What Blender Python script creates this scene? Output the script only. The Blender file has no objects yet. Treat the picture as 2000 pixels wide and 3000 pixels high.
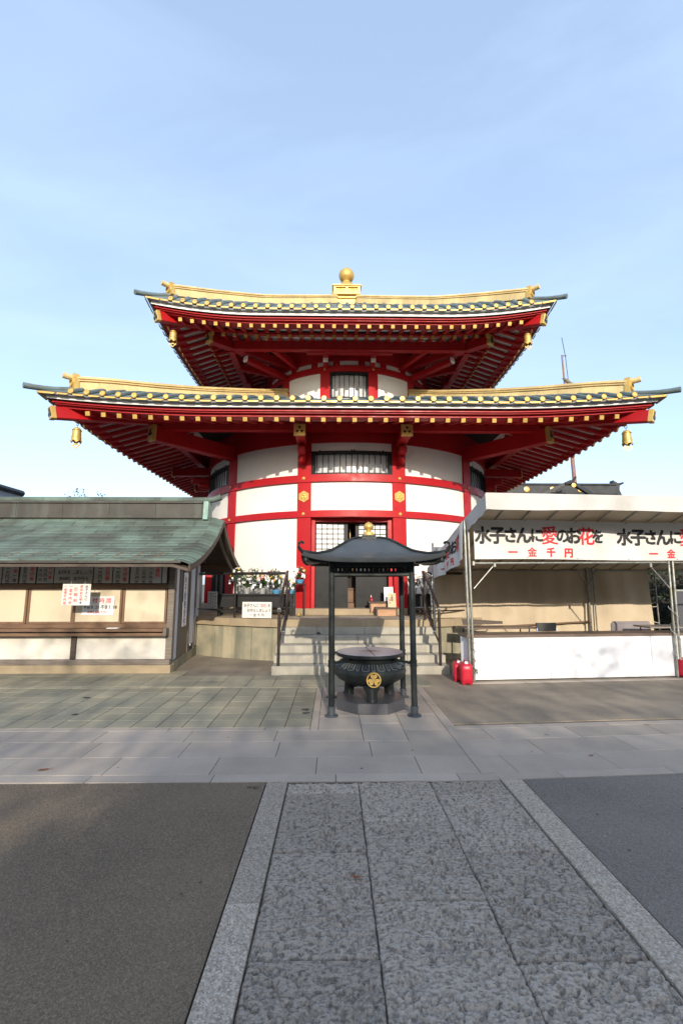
import bpy, bmesh, math, random
import numpy as np
from mathutils import Vector, Matrix, Euler

random.seed(7)
R = math.radians
C = bpy.context.scene.collection
SC = bpy.context.scene

# ---------------------------------------------------------------- camera
F_PX = 1370.0
cam = bpy.data.cameras.new('camera')
cam.sensor_fit = 'VERTICAL'
cam.sensor_height = 36.0
cam.sensor_width = 24.0
cam.lens = 36.0 * F_PX / 3000.0
cam.clip_end = 2000
cam.clip_start = 0.05
co = bpy.data.objects.new('camera', cam)
C.objects.link(co)
TH = math.atan(207 / F_PX)
PH = math.atan(22 / F_PX * math.cos(TH))
co.location = (0, 0, 1.6)
co.rotation_euler = (math.pi / 2 + TH, 0, -PH)
SC.camera = co

# ---------------------------------------------------------------- sky, sun, exposure
SUN_EL, SUN_AZ = R(19.0), R(6.0)
sun_dir = Vector((math.sin(SUN_AZ) * math.cos(SUN_EL), -math.cos(SUN_AZ) * math.cos(SUN_EL), math.sin(SUN_EL)))
W = bpy.data.worlds.new('World')
SC.world = W
W.use_nodes = True
nt = W.node_tree
nt.nodes.clear()
out = nt.nodes.new('ShaderNodeOutputWorld')
bg = nt.nodes.new('ShaderNodeBackground')
sky = nt.nodes.new('ShaderNodeTexSky')
sky.sky_type = 'NISHITA'
sky.sun_disc = False
sky.sun_elevation = SUN_EL
sky.sun_rotation = math.atan2(sun_dir.x, sun_dir.y)
sky.air_density = 1.0
sky.dust_density = 1.5
sky.ozone_density = 1.1
bg.inputs['Strength'].default_value = 0.13
# thin high cloud: the sky colour is drawn towards white by stretched noise
tc = nt.nodes.new('ShaderNodeTexCoord')
mp = nt.nodes.new('ShaderNodeMapping')
mp.inputs['Scale'].default_value = (1.2, 2.2, 4.5)
mp.inputs['Rotation'].default_value = (0.2, 0.5, 0.3)
no = nt.nodes.new('ShaderNodeTexNoise')
no.inputs['Scale'].default_value = 1.3
no.inputs['Detail'].default_value = 7
no.inputs['Roughness'].default_value = 0.55
no.inputs['Distortion'].default_value = 0.6
cr = nt.nodes.new('ShaderNodeMapRange')
cr.inputs['From Min'].default_value = 0.36
cr.inputs['From Max'].default_value = 0.80
cr.inputs['To Min'].default_value = 0.30
cr.inputs['To Max'].default_value = 0.46
mx = nt.nodes.new('ShaderNodeMix')
mx.data_type = 'RGBA'
mx.inputs['B'].default_value = (4.0, 5.1, 6.9, 1)
nt.links.new(tc.outputs['Generated'], mp.inputs['Vector'])
nt.links.new(mp.outputs['Vector'], no.inputs['Vector'])
nt.links.new(no.outputs['Fac'], cr.inputs['Value'])
nt.links.new(cr.outputs['Result'], mx.inputs['Factor'])
nt.links.new(sky.outputs['Color'], mx.inputs['A'])
nt.links.new(mx.outputs['Result'], bg.inputs['Color'])
nt.links.new(bg.outputs['Background'], out.inputs['Surface'])

sl = bpy.data.lights.new('sun', 'SUN')
sl.energy = 2.4
sl.angle = R(0.53)
sl.color = (1.0, 0.90, 0.76)
so = bpy.data.objects.new('sun', sl)
so.rotation_euler = (-sun_dir).to_track_quat('-Z', 'Y').to_euler()
so.location = (6, -30, 20)
C.objects.link(so)
SC.view_settings.view_transform = 'Standard'
SC.view_settings.look = 'None'
SC.view_settings.gamma = 1
SC.view_settings.use_curve_mapping = False
SC.view_settings.exposure = 1.05

# ---------------------------------------------------------------- helpers
WM = {}


def tag(o, label=None, cat=None, group=None, kind=None):
    if label: o['label'] = label
    if cat: o['category'] = cat
    if group: o['group'] = group
    if kind: o['kind'] = kind
    return o


def link(name, data, mat=None, parent=None, M=None):
    o = bpy.data.objects.new(name, data)
    C.objects.link(o)
    M = Matrix.Identity(4) if M is None else M
    if parent is not None:
        o.parent = parent
        o.matrix_parent_inverse = WM[parent.name].inverted()
    o.matrix_basis = M
    WM[o.name] = M.copy()
    if mat is not None and data is not None and hasattr(data, 'materials') and len(data.materials) == 0:
        for m in (mat if isinstance(mat, (list, tuple)) else [mat]):
            data.materials.append(m)
    return o


def thing(name, label, cat, loc=(0, 0, 0), rotz=0.0, group=None):
    M = Matrix.Translation(loc) @ Matrix.Rotation(rotz, 4, 'Z')
    return tag(link(name, None, None, None, M), label, cat, group)


class MB:
    def __init__(s): s.v, s.f, s.mi, s.m = [], [], [], 0

    def add(s, vs, fs):
        b = len(s.v)
        s.v += [tuple(v) for v in vs]
        for f in fs:
            s.f.append([i + b for i in f]); s.mi.append(s.m)
        return s

    def box(s, x0, x1, y0, y1, z0, z1, M=None, c=0.0):
        if x0 > x1: x0, x1 = x1, x0
        if y0 > y1: y0, y1 = y1, y0
        if z0 > z1: z0, z1 = z1, z0
        if c <= 0:
            vs = [Vector(p) for p in ((x0, y0, z0), (x1, y0, z0), (x1, y1, z0), (x0, y1, z0), (x0, y0, z1), (x1, y0, z1), (x1, y1, z1), (x0, y1, z1))]
            fs = [(0, 3, 2, 1), (4, 5, 6, 7), (0, 1, 5, 4), (1, 2, 6, 5), (2, 3, 7, 6), (3, 0, 4, 7)]
        else:
            c = min(c, (x1 - x0) * .45, (y1 - y0) * .45, (z1 - z0) * .45)
            vs, idx = [], {}
            X, Y, Z = (x0, x1), (y0, y1), (z0, z1)
            for i in (0, 1):
                for j in (0, 1):
                    for k in (0, 1):
                        sx, sy, sz = (1 - 2 * i) * c, (1 - 2 * j) * c, (1 - 2 * k) * c
                        for a, d in ((0, (0, sy, sz)), (1, (sx, 0, sz)), (2, (sx, sy, 0))):
                            idx[(i, j, k, a)] = len(vs)
                            vs.append(Vector((X[i] + d[0], Y[j] + d[1], Z[k] + d[2])))
            fs = []
            for a in range(3):
                o1, o2 = (a + 1) % 3, (a + 2) % 3
                for sd in (0, 1):
                    q = []
                    for (u, w) in ((0, 0), (1, 0), (1, 1), (0, 1)):
                        t = [0, 0, 0]; t[a] = sd; t[o1] = u; t[o2] = w
                        q.append(idx[(t[0], t[1], t[2], a)])
                    fs.append(q if sd else q[::-1])
                for u in (0, 1):
                    for w in (0, 1):
                        t0 = [0, 0, 0]; t0[o1] = u; t0[o2] = w
                        t1 = list(t0); t1[a] = 1
                        q = [idx[(*t0, o1)], idx[(*t1, o1)], idx[(*t1, o2)], idx[(*t0, o2)]]
                        fs.append(q if u != w else q[::-1])
            for i in (0, 1):
                for j in (0, 1):
                    for k in (0, 1):
                        q = [idx[(i, j, k, 0)], idx[(i, j, k, 1)], idx[(i, j, k, 2)]]
                        fs.append(q if (i + j + k) % 2 else q[::-1])
        if M is not None: vs = [M @ v for v in vs]
        return s.add(vs, fs)

    def bar(s, p0, p1, w, h, c=0.0, up=(0, 0, 1)):
        p0, p1 = Vector(p0), Vector(p1)
        d = (p1 - p0); L = d.length; d.normalize()
        x = d.cross(Vector(up))
        if x.length < 1e-4: x = Vector((1, 0, 0))
        x.normalize(); z = x.cross(d)
        M = Matrix((x, d, z)).transposed().to_4x4(); M.translation = p0
        return s.box(-w / 2, w / 2, 0, L, -h / 2, h / 2, M, c)

    def sweep(s, pts, prof, closed=True, up=(0, 0, 1), cap=True, scale=None):
        """prof: list of (a,b): a along the side vector, b along up; swept along pts"""
        pts = [Vector(p) for p in pts]; n = len(prof); rows = []
        for i, p in enumerate(pts):
            d = (pts[min(i + 1, len(pts) - 1)] - pts[max(i - 1, 0)]).normalized()
            x = d.cross(Vector(up))
            if x.length < 1e-4: x = d.cross(Vector((0, 1, 0.01)))
            x.normalize(); z = x.cross(d)
            k = 1 if scale is None else scale[i]
            rows.append([p + x * a * k + z * b * k for a, b in prof])
        vs = [v for r in rows for v in r]; fs = []
        for i in range(len(pts) - 1):
            for j in range(n if closed else n - 1):
                k = (j + 1) % n
                fs.append((i * n + j, i * n + k, (i + 1) * n + k, (i + 1) * n + j))
        if cap and closed:
            fs.append(tuple(range(n - 1, -1, -1))); b = (len(pts) - 1) * n
            fs.append(tuple(range(b, b + n)))
        return s.add(vs, fs)

    def tube(s, pts, r, n=8, scale=None):
        return s.sweep(pts, [(r * math.cos(2 * math.pi * k / n), r * math.sin(2 * math.pi * k / n)) for k in range(n)], scale=scale)

    def lathe(s, prof, n=24, at=(0, 0, 0), M=None):
        vs, fs = [], []
        for r_, z_ in prof:
            for k in range(n):
                a = 2 * math.pi * k / n
                vs.append(Vector((at[0] + r_ * math.cos(a), at[1] + r_ * math.sin(a), at[2] + z_)))
        for i in range(len(prof) - 1):
            for k in range(n):
                l = (k + 1) % n
                fs.append((i * n + k, i * n + l, (i + 1) * n + l, (i + 1) * n + k))
        fs.append(tuple(range(n - 1, -1, -1))); b = (len(prof) - 1) * n
        fs.append(tuple(range(b, b + n)))
        if M is not None: vs = [M @ v for v in vs]
        return s.add(vs, fs)

    def grid(s, fn, nu, nv, flip=False):
        vs = [Vector(fn(i / nu, j / nv)) for j in range(nv + 1) for i in range(nu + 1)]
        fs = []
        for j in range(nv):
            for i in range(nu):
                a = j * (nu + 1) + i
                q = (a, a + 1, a + nu + 2, a + nu + 1)
                fs.append(q[::-1] if flip else q)
        return s.add(vs, fs)

    def sheet(s, fn, nu, nv, nrm, th):
        """a grid with thickness th along nrm"""
        n = Vector(nrm) * th
        s.grid(fn, nu, nv)
        s.grid(lambda u, v: Vector(fn(u, v)) - n, nu, nv, True)
        edge = [(i / nu, 0) for i in range(nu + 1)] + [(1, j / nv) for j in range(1, nv + 1)] + [(i / nu, 1) for i in range(nu - 1, -1, -1)] + [(0, j / nv) for j in range(nv - 1, 0, -1)]
        a = [Vector(fn(*e)) for e in edge]; k = len(a)
        s.add(a + [p - n for p in a], [(i, i + k, (i + 1) % k + k, (i + 1) % k) for i in range(k)])
        return s

    def prism(s, poly, M, th):
        """poly in local xy, extruded along local z by th"""
        n = len(poly)
        vs = [M @ Vector((x, y, 0)) for x, y in poly] + [M @ Vector((x, y, th)) for x, y in poly]
        fs = [tuple(range(n - 1, -1, -1)), tuple(range(n, 2 * n))] + [(i, (i + 1) % n, (i + 1) % n + n, i + n) for i in range(n)]
        return s.add(vs, fs)

    def mesh(s, name, mats=None, smooth=35):
        me = bpy.data.meshes.new(name)
        me.from_pydata(s.v, [], s.f)
        if mats is not None:
            for m in (mats if isinstance(mats, (list, tuple)) else [mats]): me.materials.append(m)
        if any(s.mi): me.polygons.foreach_set('material_index', s.mi)
        if smooth:
            me.shade_smooth(); me.set_sharp_from_angle(angle=R(smooth))
        me.update()
        return me

    def obj(s, name, mats, parent=None, M=None, label=None, smooth=35):
        o = link(name, s.mesh(name, mats, smooth), None, parent, M)
        if label: o['label'] = label
        return o


def frame(o, x, y, z=None):
    x = Vector(x).normalized(); y = Vector(y).normalized()
    z = x.cross(y) if z is None else Vector(z)
    M = Matrix((x, y, z)).transposed().to_4x4(); M.translation = Vector(o)
    return M


# ---------------------------------------------------------------- materials
def mat(name, col, rough=0.6, metal=0.0, col2=None, nscale=3.0, detail=4, lo=0.35, hi=0.65, bump=0.0, bscale=40.0, bdist=0.004,
        rnd=0.0, speck=None, sscale=220.0, sfac=0.5, stretch=(1, 1, 1), spec=0.5, coat=0.0, trans=0.0, rvar=0.0, streak=None):
    m = bpy.data.materials.new(name); m.use_nodes = True
    t = m.node_tree; P = t.nodes['Principled BSDF']; N = t.nodes.new; L = t.links.new
    P.inputs['Roughness'].default_value = rough
    P.inputs['Metallic'].default_value = metal
    P.inputs['Specular IOR Level'].default_value = spec
    P.inputs['Coat Weight'].default_value = coat
    geo = N('ShaderNodeNewGeometry')
    mpn = N('ShaderNodeMapping'); mpn.inputs['Scale'].default_value = stretch
    L(geo.outputs['Position'], mpn.inputs['Vector'])
    c = N('ShaderNodeRGB'); c.outputs[0].default_value = (*col, 1); cur = c.outputs[0]

    def noise(scale, det, ro=0.55):
        n = N('ShaderNodeTexNoise'); n.inputs['Scale'].default_value = scale; n.inputs['Detail'].default_value = det
        n.inputs['Roughness'].default_value = ro
        L(mpn.outputs['Vector'], n.inputs['Vector']); return n.outputs['Fac']

    def rng(v, a, b, x=0.0, y=1.0):
        r = N('ShaderNodeMapRange'); r.inputs['From Min'].default_value = a; r.inputs['From Max'].default_value = b
        r.inputs['To Min'].default_value = x; r.inputs['To Max'].default_value = y
        L(v, r.inputs['Value']); return r.outputs['Result']

    def mixc(f, a, b):
        k = N('ShaderNodeMix'); k.data_type = 'RGBA'
        if isinstance(f, float): k.inputs['Factor'].default_value = f
        else: L(f, k.inputs['Factor'])
        L(a, k.inputs['A'])
        if isinstance(b, tuple): k.inputs['B'].default_value = (*b, 1)
        else: L(b, k.inputs['B'])
        return k.outputs['Result']
    if col2 is not None: cur = mixc(rng(noise(nscale, detail), lo, hi), cur, col2)
    if streak is not None:
        sc_, colr, amt = streak
        m2 = N('ShaderNodeMapping'); m2.inputs['Scale'].default_value = (sc_, sc_, sc_ * 0.08); L(geo.outputs['Position'], m2.inputs['Vector'])
        n2 = N('ShaderNodeTexNoise'); n2.inputs['Scale'].default_value = 1.0; n2.inputs['Detail'].default_value = 5; L(m2.outputs['Vector'], n2.inputs['Vector'])
        cur = mixc(rng(n2.outputs['Fac'], 0.5, 0.75, 0.0, amt), cur, colr)
    if speck is not None:
        v = N('ShaderNodeTexVoronoi'); v.inputs['Scale'].default_value = sscale; L(geo.outputs['Position'], v.inputs['Vector'])
        sp = N('ShaderNodeSeparateColor'); L(v.outputs['Color'], sp.inputs['Color'])
        cur = mixc(rng(sp.outputs['Red'], 0.35, 0.9, 0.0, sfac), cur, speck[0])
        cur = mixc(rng(sp.outputs['Green'], 0.55, 1.0, 0.0, sfac), cur, speck[1])
    if rnd > 0:
        oi = N('ShaderNodeObjectInfo')
        h = N('ShaderNodeHueSaturation'); L(rng(oi.outputs['Random'], 0, 1, 1 - rnd, 1 + rnd), h.inputs['Value']); L(cur, h.inputs['Color']); cur = h.outputs['Color']
    L(cur, P.inputs['Base Color'])
    if rvar > 0: L(rng(noise(nscale * 2.3, 3), 0.3, 0.7, max(0.03, rough - rvar), min(1, rough + rvar)), P.inputs['Roughness'])
    if bump > 0:
        b = N('ShaderNodeBump'); b.inputs['Strength'].default_value = bump; b.inputs['Distance'].default_value = bdist
        L(noise(bscale, 5), b.inputs['Height']); L(b.outputs['Normal'], P.inputs['Normal'])
    if trans > 0:
        tr = N('ShaderNodeBsdfTranslucent'); L(cur, tr.inputs['Color'])
        ms = N('ShaderNodeMixShader'); ms.inputs['Fac'].default_value = trans
        L(P.outputs['BSDF'], ms.inputs[1]); L(tr.outputs['BSDF'], ms.inputs[2])
        L(ms.outputs['Shader'], t.nodes['Material Output'].inputs['Surface'])
    return m


RED = mat('red_paint', (0.43, 0.0085, 0.012), 0.45, spec=0.3, col2=(0.38, 0.0075, 0.011), nscale=1.7, bump=0.08, bscale=60, rvar=0.12, streak=(5, (0.27, 0.010, 0.012), 0.35))
WHITE = mat('white_plaster', (0.80, 0.77, 0.715), 0.8, col2=(0.74, 0.71, 0.655), nscale=0.9, streak=(2.2, (0.58, 0.54, 0.47), 0.22), bump=0.15, bscale=160, bdist=0.002)
FASC = mat('white_fascia', (0.78, 0.77, 0.76), 0.55, col2=(0.70, 0.69, 0.67), nscale=2.0)
GOLD = mat('gold', (0.66, 0.43, 0.12), 0.42, 0.45, col2=(0.54, 0.35, 0.10), nscale=3.0, bump=0.06, bscale=25, rvar=0.12)
GOLDR = mat('gilded_ridge', (0.80, 0.61, 0.28), 0.55, 0.3, col2=(0.64, 0.48, 0.22), nscale=2.2, rnd=0.10, rvar=0.12, streak=(9, (0.45, 0.33, 0.15), 0.35))
BLACK = mat('black_lacquer', (0.010, 0.0105, 0.011), 0.45, spec=0.22, col2=(0.015, 0.015, 0.016), nscale=5)
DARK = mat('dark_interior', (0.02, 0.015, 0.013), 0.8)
SHOJI = mat('window_paper', (0.72, 0.72, 0.70), 0.35, col2=(0.62, 0.63, 0.63), nscale=1.5)
GLASS = mat('frosted_pane', (0.60, 0.61, 0.62), 0.18, col2=(0.45, 0.46, 0.48), nscale=2.5)
COPPER = mat('patina_tile', (0.150, 0.195, 0.195), 0.6, 0.05, spec=0.3, col2=(0.10, 0.125, 0.125), nscale=3.5, rvar=0.1)
PATINA = mat('copper_patina', (0.128, 0.176, 0.145), 0.62, 0.05, spec=0.3, col2=(0.080, 0.092, 0.076), nscale=1.7, lo=0.40, hi=0.62, detail=9, rnd=0.2, bump=0.05, bscale=20)
PATINAL = mat('pale_patina', (0.26, 0.40, 0.335), 0.6, 0.05, col2=(0.17, 0.27, 0.225), nscale=5)
PATINAD = mat('brown_copper', (0.075, 0.068, 0.057), 0.55, 0.1, spec=0.3, col2=(0.055, 0.051, 0.044), nscale=2, streak=(5, (0.16, 0.2, 0.17), 0.3))
TILEK = mat('dark_roof_tile', (0.022, 0.024, 0.027), 0.5, spec=0.3, col2=(0.04, 0.043, 0.047), nscale=2)
WOOD = mat('old_wood', (0.20, 0.115, 0.062), 0.65, col2=(0.12, 0.068, 0.04), nscale=2, stretch=(1.2, 6, 14), detail=6, bump=0.25, bscale=8)
WOODV = mat('old_wood_upright', (0.22, 0.125, 0.065), 0.65, col2=(0.13, 0.072, 0.042), nscale=2, stretch=(14, 14, 1.2), detail=6, bump=0.25, bscale=8)
WOODG = mat('grey_wood', (0.135, 0.108, 0.085), 0.75, col2=(0.20, 0.172, 0.142), nscale=2, stretch=(1.2, 8, 18), detail=6, bump=0.3, bscale=8)
WOODD = mat('dark_wood', (0.055, 0.038, 0.028), 0.65, col2=(0.085, 0.06, 0.042), nscale=3, stretch=(1.5, 6, 10))
WOODL = mat('pale_wood', (0.46, 0.26, 0.145), 0.6, col2=(0.36, 0.19, 0.10), nscale=2.5, stretch=(2, 8, 12), bump=0.1, bscale=12)
CREAM = mat('cream_window_paper', (0.64, 0.545, 0.385), 0.6, col2=(0.55, 0.475, 0.345), nscale=0.9)
PLASTER2 = mat('booth_plaster', (0.64, 0.605, 0.535), 0.85, col2=(0.53, 0.495, 0.43), nscale=1.8, bump=0.15, bscale=90, streak=(5, (0.50, 0.45, 0.37), 0.35))
PLASTERB = mat('cool_plaster', (0.66, 0.67, 0.70), 0.85, col2=(0.58, 0.59, 0.61), nscale=2)
STONEB = mat('buff_stone', (0.36, 0.28, 0.17), 0.85, col2=(0.27, 0.21, 0.135), nscale=2.5, bump=0.3, bscale=60, speck=((0.22, 0.17, 0.11), (0.46, 0.38, 0.26)), sscale=150, sfac=0.3)
STEP = mat('step_stone', (0.41, 0.375, 0.30), 0.82, col2=(0.31, 0.285, 0.22), nscale=2.2, rnd=0.05, bump=0.25, bscale=70, speck=((0.25, 0.24, 0.22), (0.55, 0.53, 0.48)), sscale=190, sfac=0.35, streak=(7, (0.20, 0.18, 0.14), 0.5))
PODW = mat('podium_stone', (0.34, 0.30, 0.205), 0.85, col2=(0.205, 0.20, 0.145), nscale=2.4, lo=0.38, hi=0.64, rnd=0.08, bump=0.3, bscale=40, streak=(4, (0.10, 0.11, 0.085), 0.75))
GRAN = mat('paving_granite', (0.43, 0.358, 0.285), 0.75, spec=0.3, col2=(0.36, 0.30, 0.24), nscale=1.8, rnd=0.09, bump=0.2, bscale=150, bdist=0.002, speck=((0.17, 0.165, 0.165), (0.42, 0.405, 0.40)), sscale=260, sfac=0.32)
KERB = mat('kerb_granite', (0.375, 0.312, 0.242), 0.78, spec=0.3, col2=(0.32, 0.268, 0.212), nscale=2.5, rnd=0.14, bump=0.4, bscale=110, bdist=0.004, speck=((0.12, 0.105, 0.09), (0.58, 0.52, 0.45)), sscale=120, sfac=0.6)
ROUGHS = mat('pecked_stone', (0.385, 0.325, 0.258), 0.8, spec=0.25, col2=(0.150, 0.125, 0.098), nscale=40, detail=6, lo=0.46, hi=0.62, stretch=(1, 1.5, 1), rnd=0.15, bump=0.5, bscale=120, bdist=0.004, speck=((0.12, 0.11, 0.105), (0.42, 0.41, 0.41)), sscale=210, sfac=0.4)
MORTAR = mat('joint_mortar', (0.15, 0.125, 0.10), 0.95, col2=(0.095, 0.08, 0.066), nscale=8, bump=0.5, bscale=90)
ASPHB = mat('brown_aggregate', (0.180, 0.136, 0.092), 0.9, spec=0.25, col2=(0.120, 0.093, 0.066), nscale=0.8, detail=8, lo=0.36, hi=0.66, bump=0.7, bscale=190, bdist=0.005, speck=((0.075, 0.062, 0.05), (0.34, 0.26, 0.185)), sscale=170, sfac=0.5)
ASPHG = mat('grey_asphalt', (0.225, 0.194, 0.162), 0.88, spec=0.25, col2=(0.16, 0.138, 0.117), nscale=0.8, detail=8, lo=0.36, hi=0.66, bump=0.7, bscale=190, bdist=0.005, speck=((0.075, 0.068, 0.064), (0.33, 0.30, 0.275)), sscale=170, sfac=0.5)
CONC = mat('worn_concrete', (0.32, 0.265, 0.195), 0.88, spec=0.25, col2=(0.19, 0.16, 0.122), nscale=1.0, lo=0.38, hi=0.62, detail=8, bump=0.5, bscale=110, speck=((0.10, 0.095, 0.085), (0.30, 0.275, 0.24)), sscale=150, sfac=0.35)
TILEP = mat('paving_tile', (0.35, 0.312, 0.215), 0.82, spec=0.25, col2=(0.25, 0.238, 0.178), nscale=1.1, lo=0.36, hi=0.64, rnd=0.10, bump=0.25, bscale=120, bdist=0.002, speck=((0.13, 0.125, 0.10), (0.30, 0.28, 0.22)), sscale=230, sfac=0.3)
EARTH = mat('earth', (0.13, 0.115, 0.095), 0.9, col2=(0.095, 0.09, 0.08), nscale=0.6, bump=0.4, bscale=50)
IRON = mat('black_bronze', (0.012, 0.014, 0.0145), 0.42, 0.1, spec=0.24, col2=(0.028, 0.034, 0.033), nscale=5, detail=8, rvar=0.12, bump=0.1, bscale=80)
IRONG = mat('bronze_ridge_wear', (0.16, 0.175, 0.175), 0.45, 0.4)
ROOFB = mat('weathered_bronze_roof', (0.085, 0.098, 0.108), 0.42, 0.3, spec=0.4, col2=(0.065, 0.078, 0.085), nscale=4, rvar=0.1)
STEEL = mat('brown_steel_rail', (0.105, 0.085, 0.078), 0.28, 0.75, col2=(0.075, 0.062, 0.058), nscale=6)
CHROME = mat('bright_steel', (0.75, 0.76, 0.77), 0.14, 1.0)
GALV = mat('galvanised_tube', (0.36, 0.37, 0.34), 0.4, 0.7, col2=(0.25, 0.24, 0.20), nscale=9, rvar=0.12)
CANVAS = mat('white_canvas', (0.66, 0.64, 0.60), 0.75, col2=(0.54, 0.52, 0.48), nscale=1.6, lo=0.42, hi=0.68, bump=0.25, bscale=5, bdist=0.02, trans=0.22)
BEDG = mat('shaded_fascia_grey', (0.23, 0.24, 0.235), 0.6, col2=(0.17, 0.18, 0.18), nscale=4)  # shade of the tiles on the white fascia, put into this grey
EDGE = mat('dull_bronze_edge', (0.035, 0.040, 0.042), 0.7, 0.1, spec=0.15)
CANOPY = mat('warm_lit_canvas', (0.68, 0.59, 0.45), 0.8, col2=(0.58, 0.49, 0.36), nscale=1.6, bump=0.25, bscale=5, bdist=0.02, trans=0.35)  # white canvas tinted beige, the warm dim light under it put into the colour
CURT = mat('beige_canvas', (0.64, 0.525, 0.37), 0.8, col2=(0.53, 0.43, 0.295), nscale=1.3, bump=0.35, bscale=3.5, bdist=0.03, streak=(3, (0.36, 0.29, 0.2), 0.4), trans=0.12)
BANN = mat('banner_cloth', (0.70, 0.69, 0.66), 0.7, col2=(0.64, 0.62, 0.58), nscale=2, bump=0.25, bscale=4, bdist=0.02, trans=0.1)
INKB = mat('black_ink', (0.012, 0.012, 0.014), 0.6)
INKR = mat('red_ink', (0.60, 0.02, 0.03), 0.6)
INKBL = mat('blue_ink', (0.04, 0.05, 0.16), 0.6)
BOARD = mat('white_sign_board', (0.70, 0.69, 0.66), 0.5, col2=(0.62, 0.60, 0.55), nscale=4)
BOARDD = mat('old_sign_board', (0.50, 0.48, 0.45), 0.6, col2=(0.42, 0.40, 0.37), nscale=3)
PLAN = mat('weathered_notice', (0.52, 0.40, 0.24), 0.6, col2=(0.40, 0.24, 0.10), nscale=8, lo=0.5, hi=0.7)
WPANEL = mat('white_panel', (0.76, 0.77, 0.78), 0.35, col2=(0.72, 0.72, 0.73), nscale=1.2)
TABLE = mat('brown_laminate', (0.13, 0.085, 0.06), 0.4, col2=(0.16, 0.12, 0.10), nscale=2, stretch=(1, 8, 8))
TABLEG = mat('grey_laminate', (0.26, 0.23, 0.20), 0.35)
PLASR = mat('red_plastic', (0.60, 0.018, 0.045), 0.35, col2=(0.52, 0.015, 0.035), nscale=4, trans=0.1)
PLASB = mat('blue_plastic', (0.10, 0.34, 0.55), 0.4)
POTG = mat('grey_pot', (0.40, 0.41, 0.40), 0.4, 0.3)
LEAF = mat('leaf_green', (0.075, 0.135, 0.034), 0.55, col2=(0.045, 0.09, 0.024), nscale=14, trans=0.25)
LEAFD = mat('dark_leaf', (0.040, 0.066, 0.022), 0.5, col2=(0.024, 0.045, 0.016), nscale=3, trans=0.2)
BARK = mat('bark', (0.10, 0.075, 0.055), 0.9, col2=(0.06, 0.047, 0.037), nscale=8, bump=0.5)
PETW = mat('white_petal', (0.80, 0.78, 0.74), 0.6, trans=0.2)
PETY = mat('yellow_petal', (0.75, 0.48, 0.04), 0.6)
PETR = mat('crimson_petal', (0.42, 0.03, 0.10), 0.6)
PETP = mat('purple_petal', (0.14, 0.05, 0.22), 0.6)
PAPER = mat('white_paper', (0.82, 0.82, 0.81), 0.6)
DEADL = mat('dead_leaf', (0.26, 0.085, 0.03), 0.7, col2=(0.16, 0.06, 0.03), nscale=60)
STAIN = mat('dark_stain', (0.05, 0.05, 0.045), 0.8)
ROPE = mat('green_rope', (0.14, 0.16, 0.09), 0.9)
TWINE = mat('white_twine', (0.65, 0.63, 0.56), 0.8)
LID = bpy.data.materials.new('zinc_lid')


def lid_material():
    m = LID; m.use_nodes = True; t = m.node_tree; P = t.nodes['Principled BSDF']; N = t.nodes.new; L = t.links.new
    P.inputs['Roughness'].default_value = 0.5; P.inputs['Metallic'].default_value = 0.25
    tx = N('ShaderNodeTexCoord'); sp = N('ShaderNodeSeparateXYZ'); L(tx.outputs['Object'], sp.inputs[0])
    vm = N('ShaderNodeVectorMath'); vm.operation = 'MULTIPLY'; vm.inputs[1].default_value = (6, 9, 0); L(tx.outputs['Object'], vm.inputs[0])
    ln = N('ShaderNodeVectorMath'); ln.operation = 'LENGTH'; L(vm.outputs[0], ln.inputs[0])
    n = N('ShaderNodeTexNoise'); n.inputs['Scale'].default_value = 30; L(tx.outputs['Object'], n.inputs['Vector'])
    ad = N('ShaderNodeMath'); ad.operation = 'MULTIPLY_ADD'; ad.inputs[1].default_value = 0.9; L(n.outputs['Fac'], ad.inputs[0]); L(ln.outputs['Value'], ad.inputs[2])
    r = N('ShaderNodeMapRange'); r.inputs['From Min'].default_value = 0.5; r.inputs['From Max'].default_value = 1.5; r.inputs['To Min'].default_value = 1.0; r.inputs['To Max'].default_value = 0.0; L(ad.outputs[0], r.inputs['Value'])
    k = N('ShaderNodeMix'); k.data_type = 'RGBA'; k.inputs['A'].default_value = (0.42, 0.40, 0.42, 1); k.inputs['B'].default_value = (0.20, 0.07, 0.02, 1)
    L(r.outputs['Result'], k.inputs['Factor']); L(k.outputs['Result'], P.inputs['Base Color'])


lid_material()

# ---------------------------------------------------------------- lettering (built-in font, turned into meshes)
_GL = {}
DENSE = {c: .35 for c in '愛養灯間時前後納奉堂'}; DENSE.update({c: .55 for c in '花金料供受明申順'})


def glyph(ch, bold, fine=False):
    if (ch, bold, fine) not in _GL:
        c = bpy.data.curves.new('glyph', 'FONT'); c.body = ch; c.size = 1; c.offset = bold; c.resolution_u = 2
        o = bpy.data.objects.new('glyph', c)
        m = bpy.data.meshes.new_from_object(o)
        if fine:
            bm = bmesh.new(); bm.from_mesh(m)
            for lim in (.3, .16, .1):
                bmesh.ops.triangulate(bm, faces=bm.faces[:])
                bmesh.ops.subdivide_edges(bm, edges=[e for e in bm.edges if e.calc_length() > lim], cuts=1)
            bmesh.ops.triangulate(bm, faces=bm.faces[:])
            bm.to_mesh(m); bm.free()
        vs = [(v.co.x, v.co.y) for v in m.vertices]; fs = [list(p.vertices) for p in m.polygons]
        w = 1.0 if ord(ch) > 0x2000 else (max([v[0] for v in vs], default=0.3) + 0.06)
        _GL[(ch, bold, fine)] = (vs, fs, w)
        bpy.data.objects.remove(o); bpy.data.curves.remove(c); bpy.data.meshes.remove(m)
    return _GL[(ch, bold, fine)]


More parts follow.
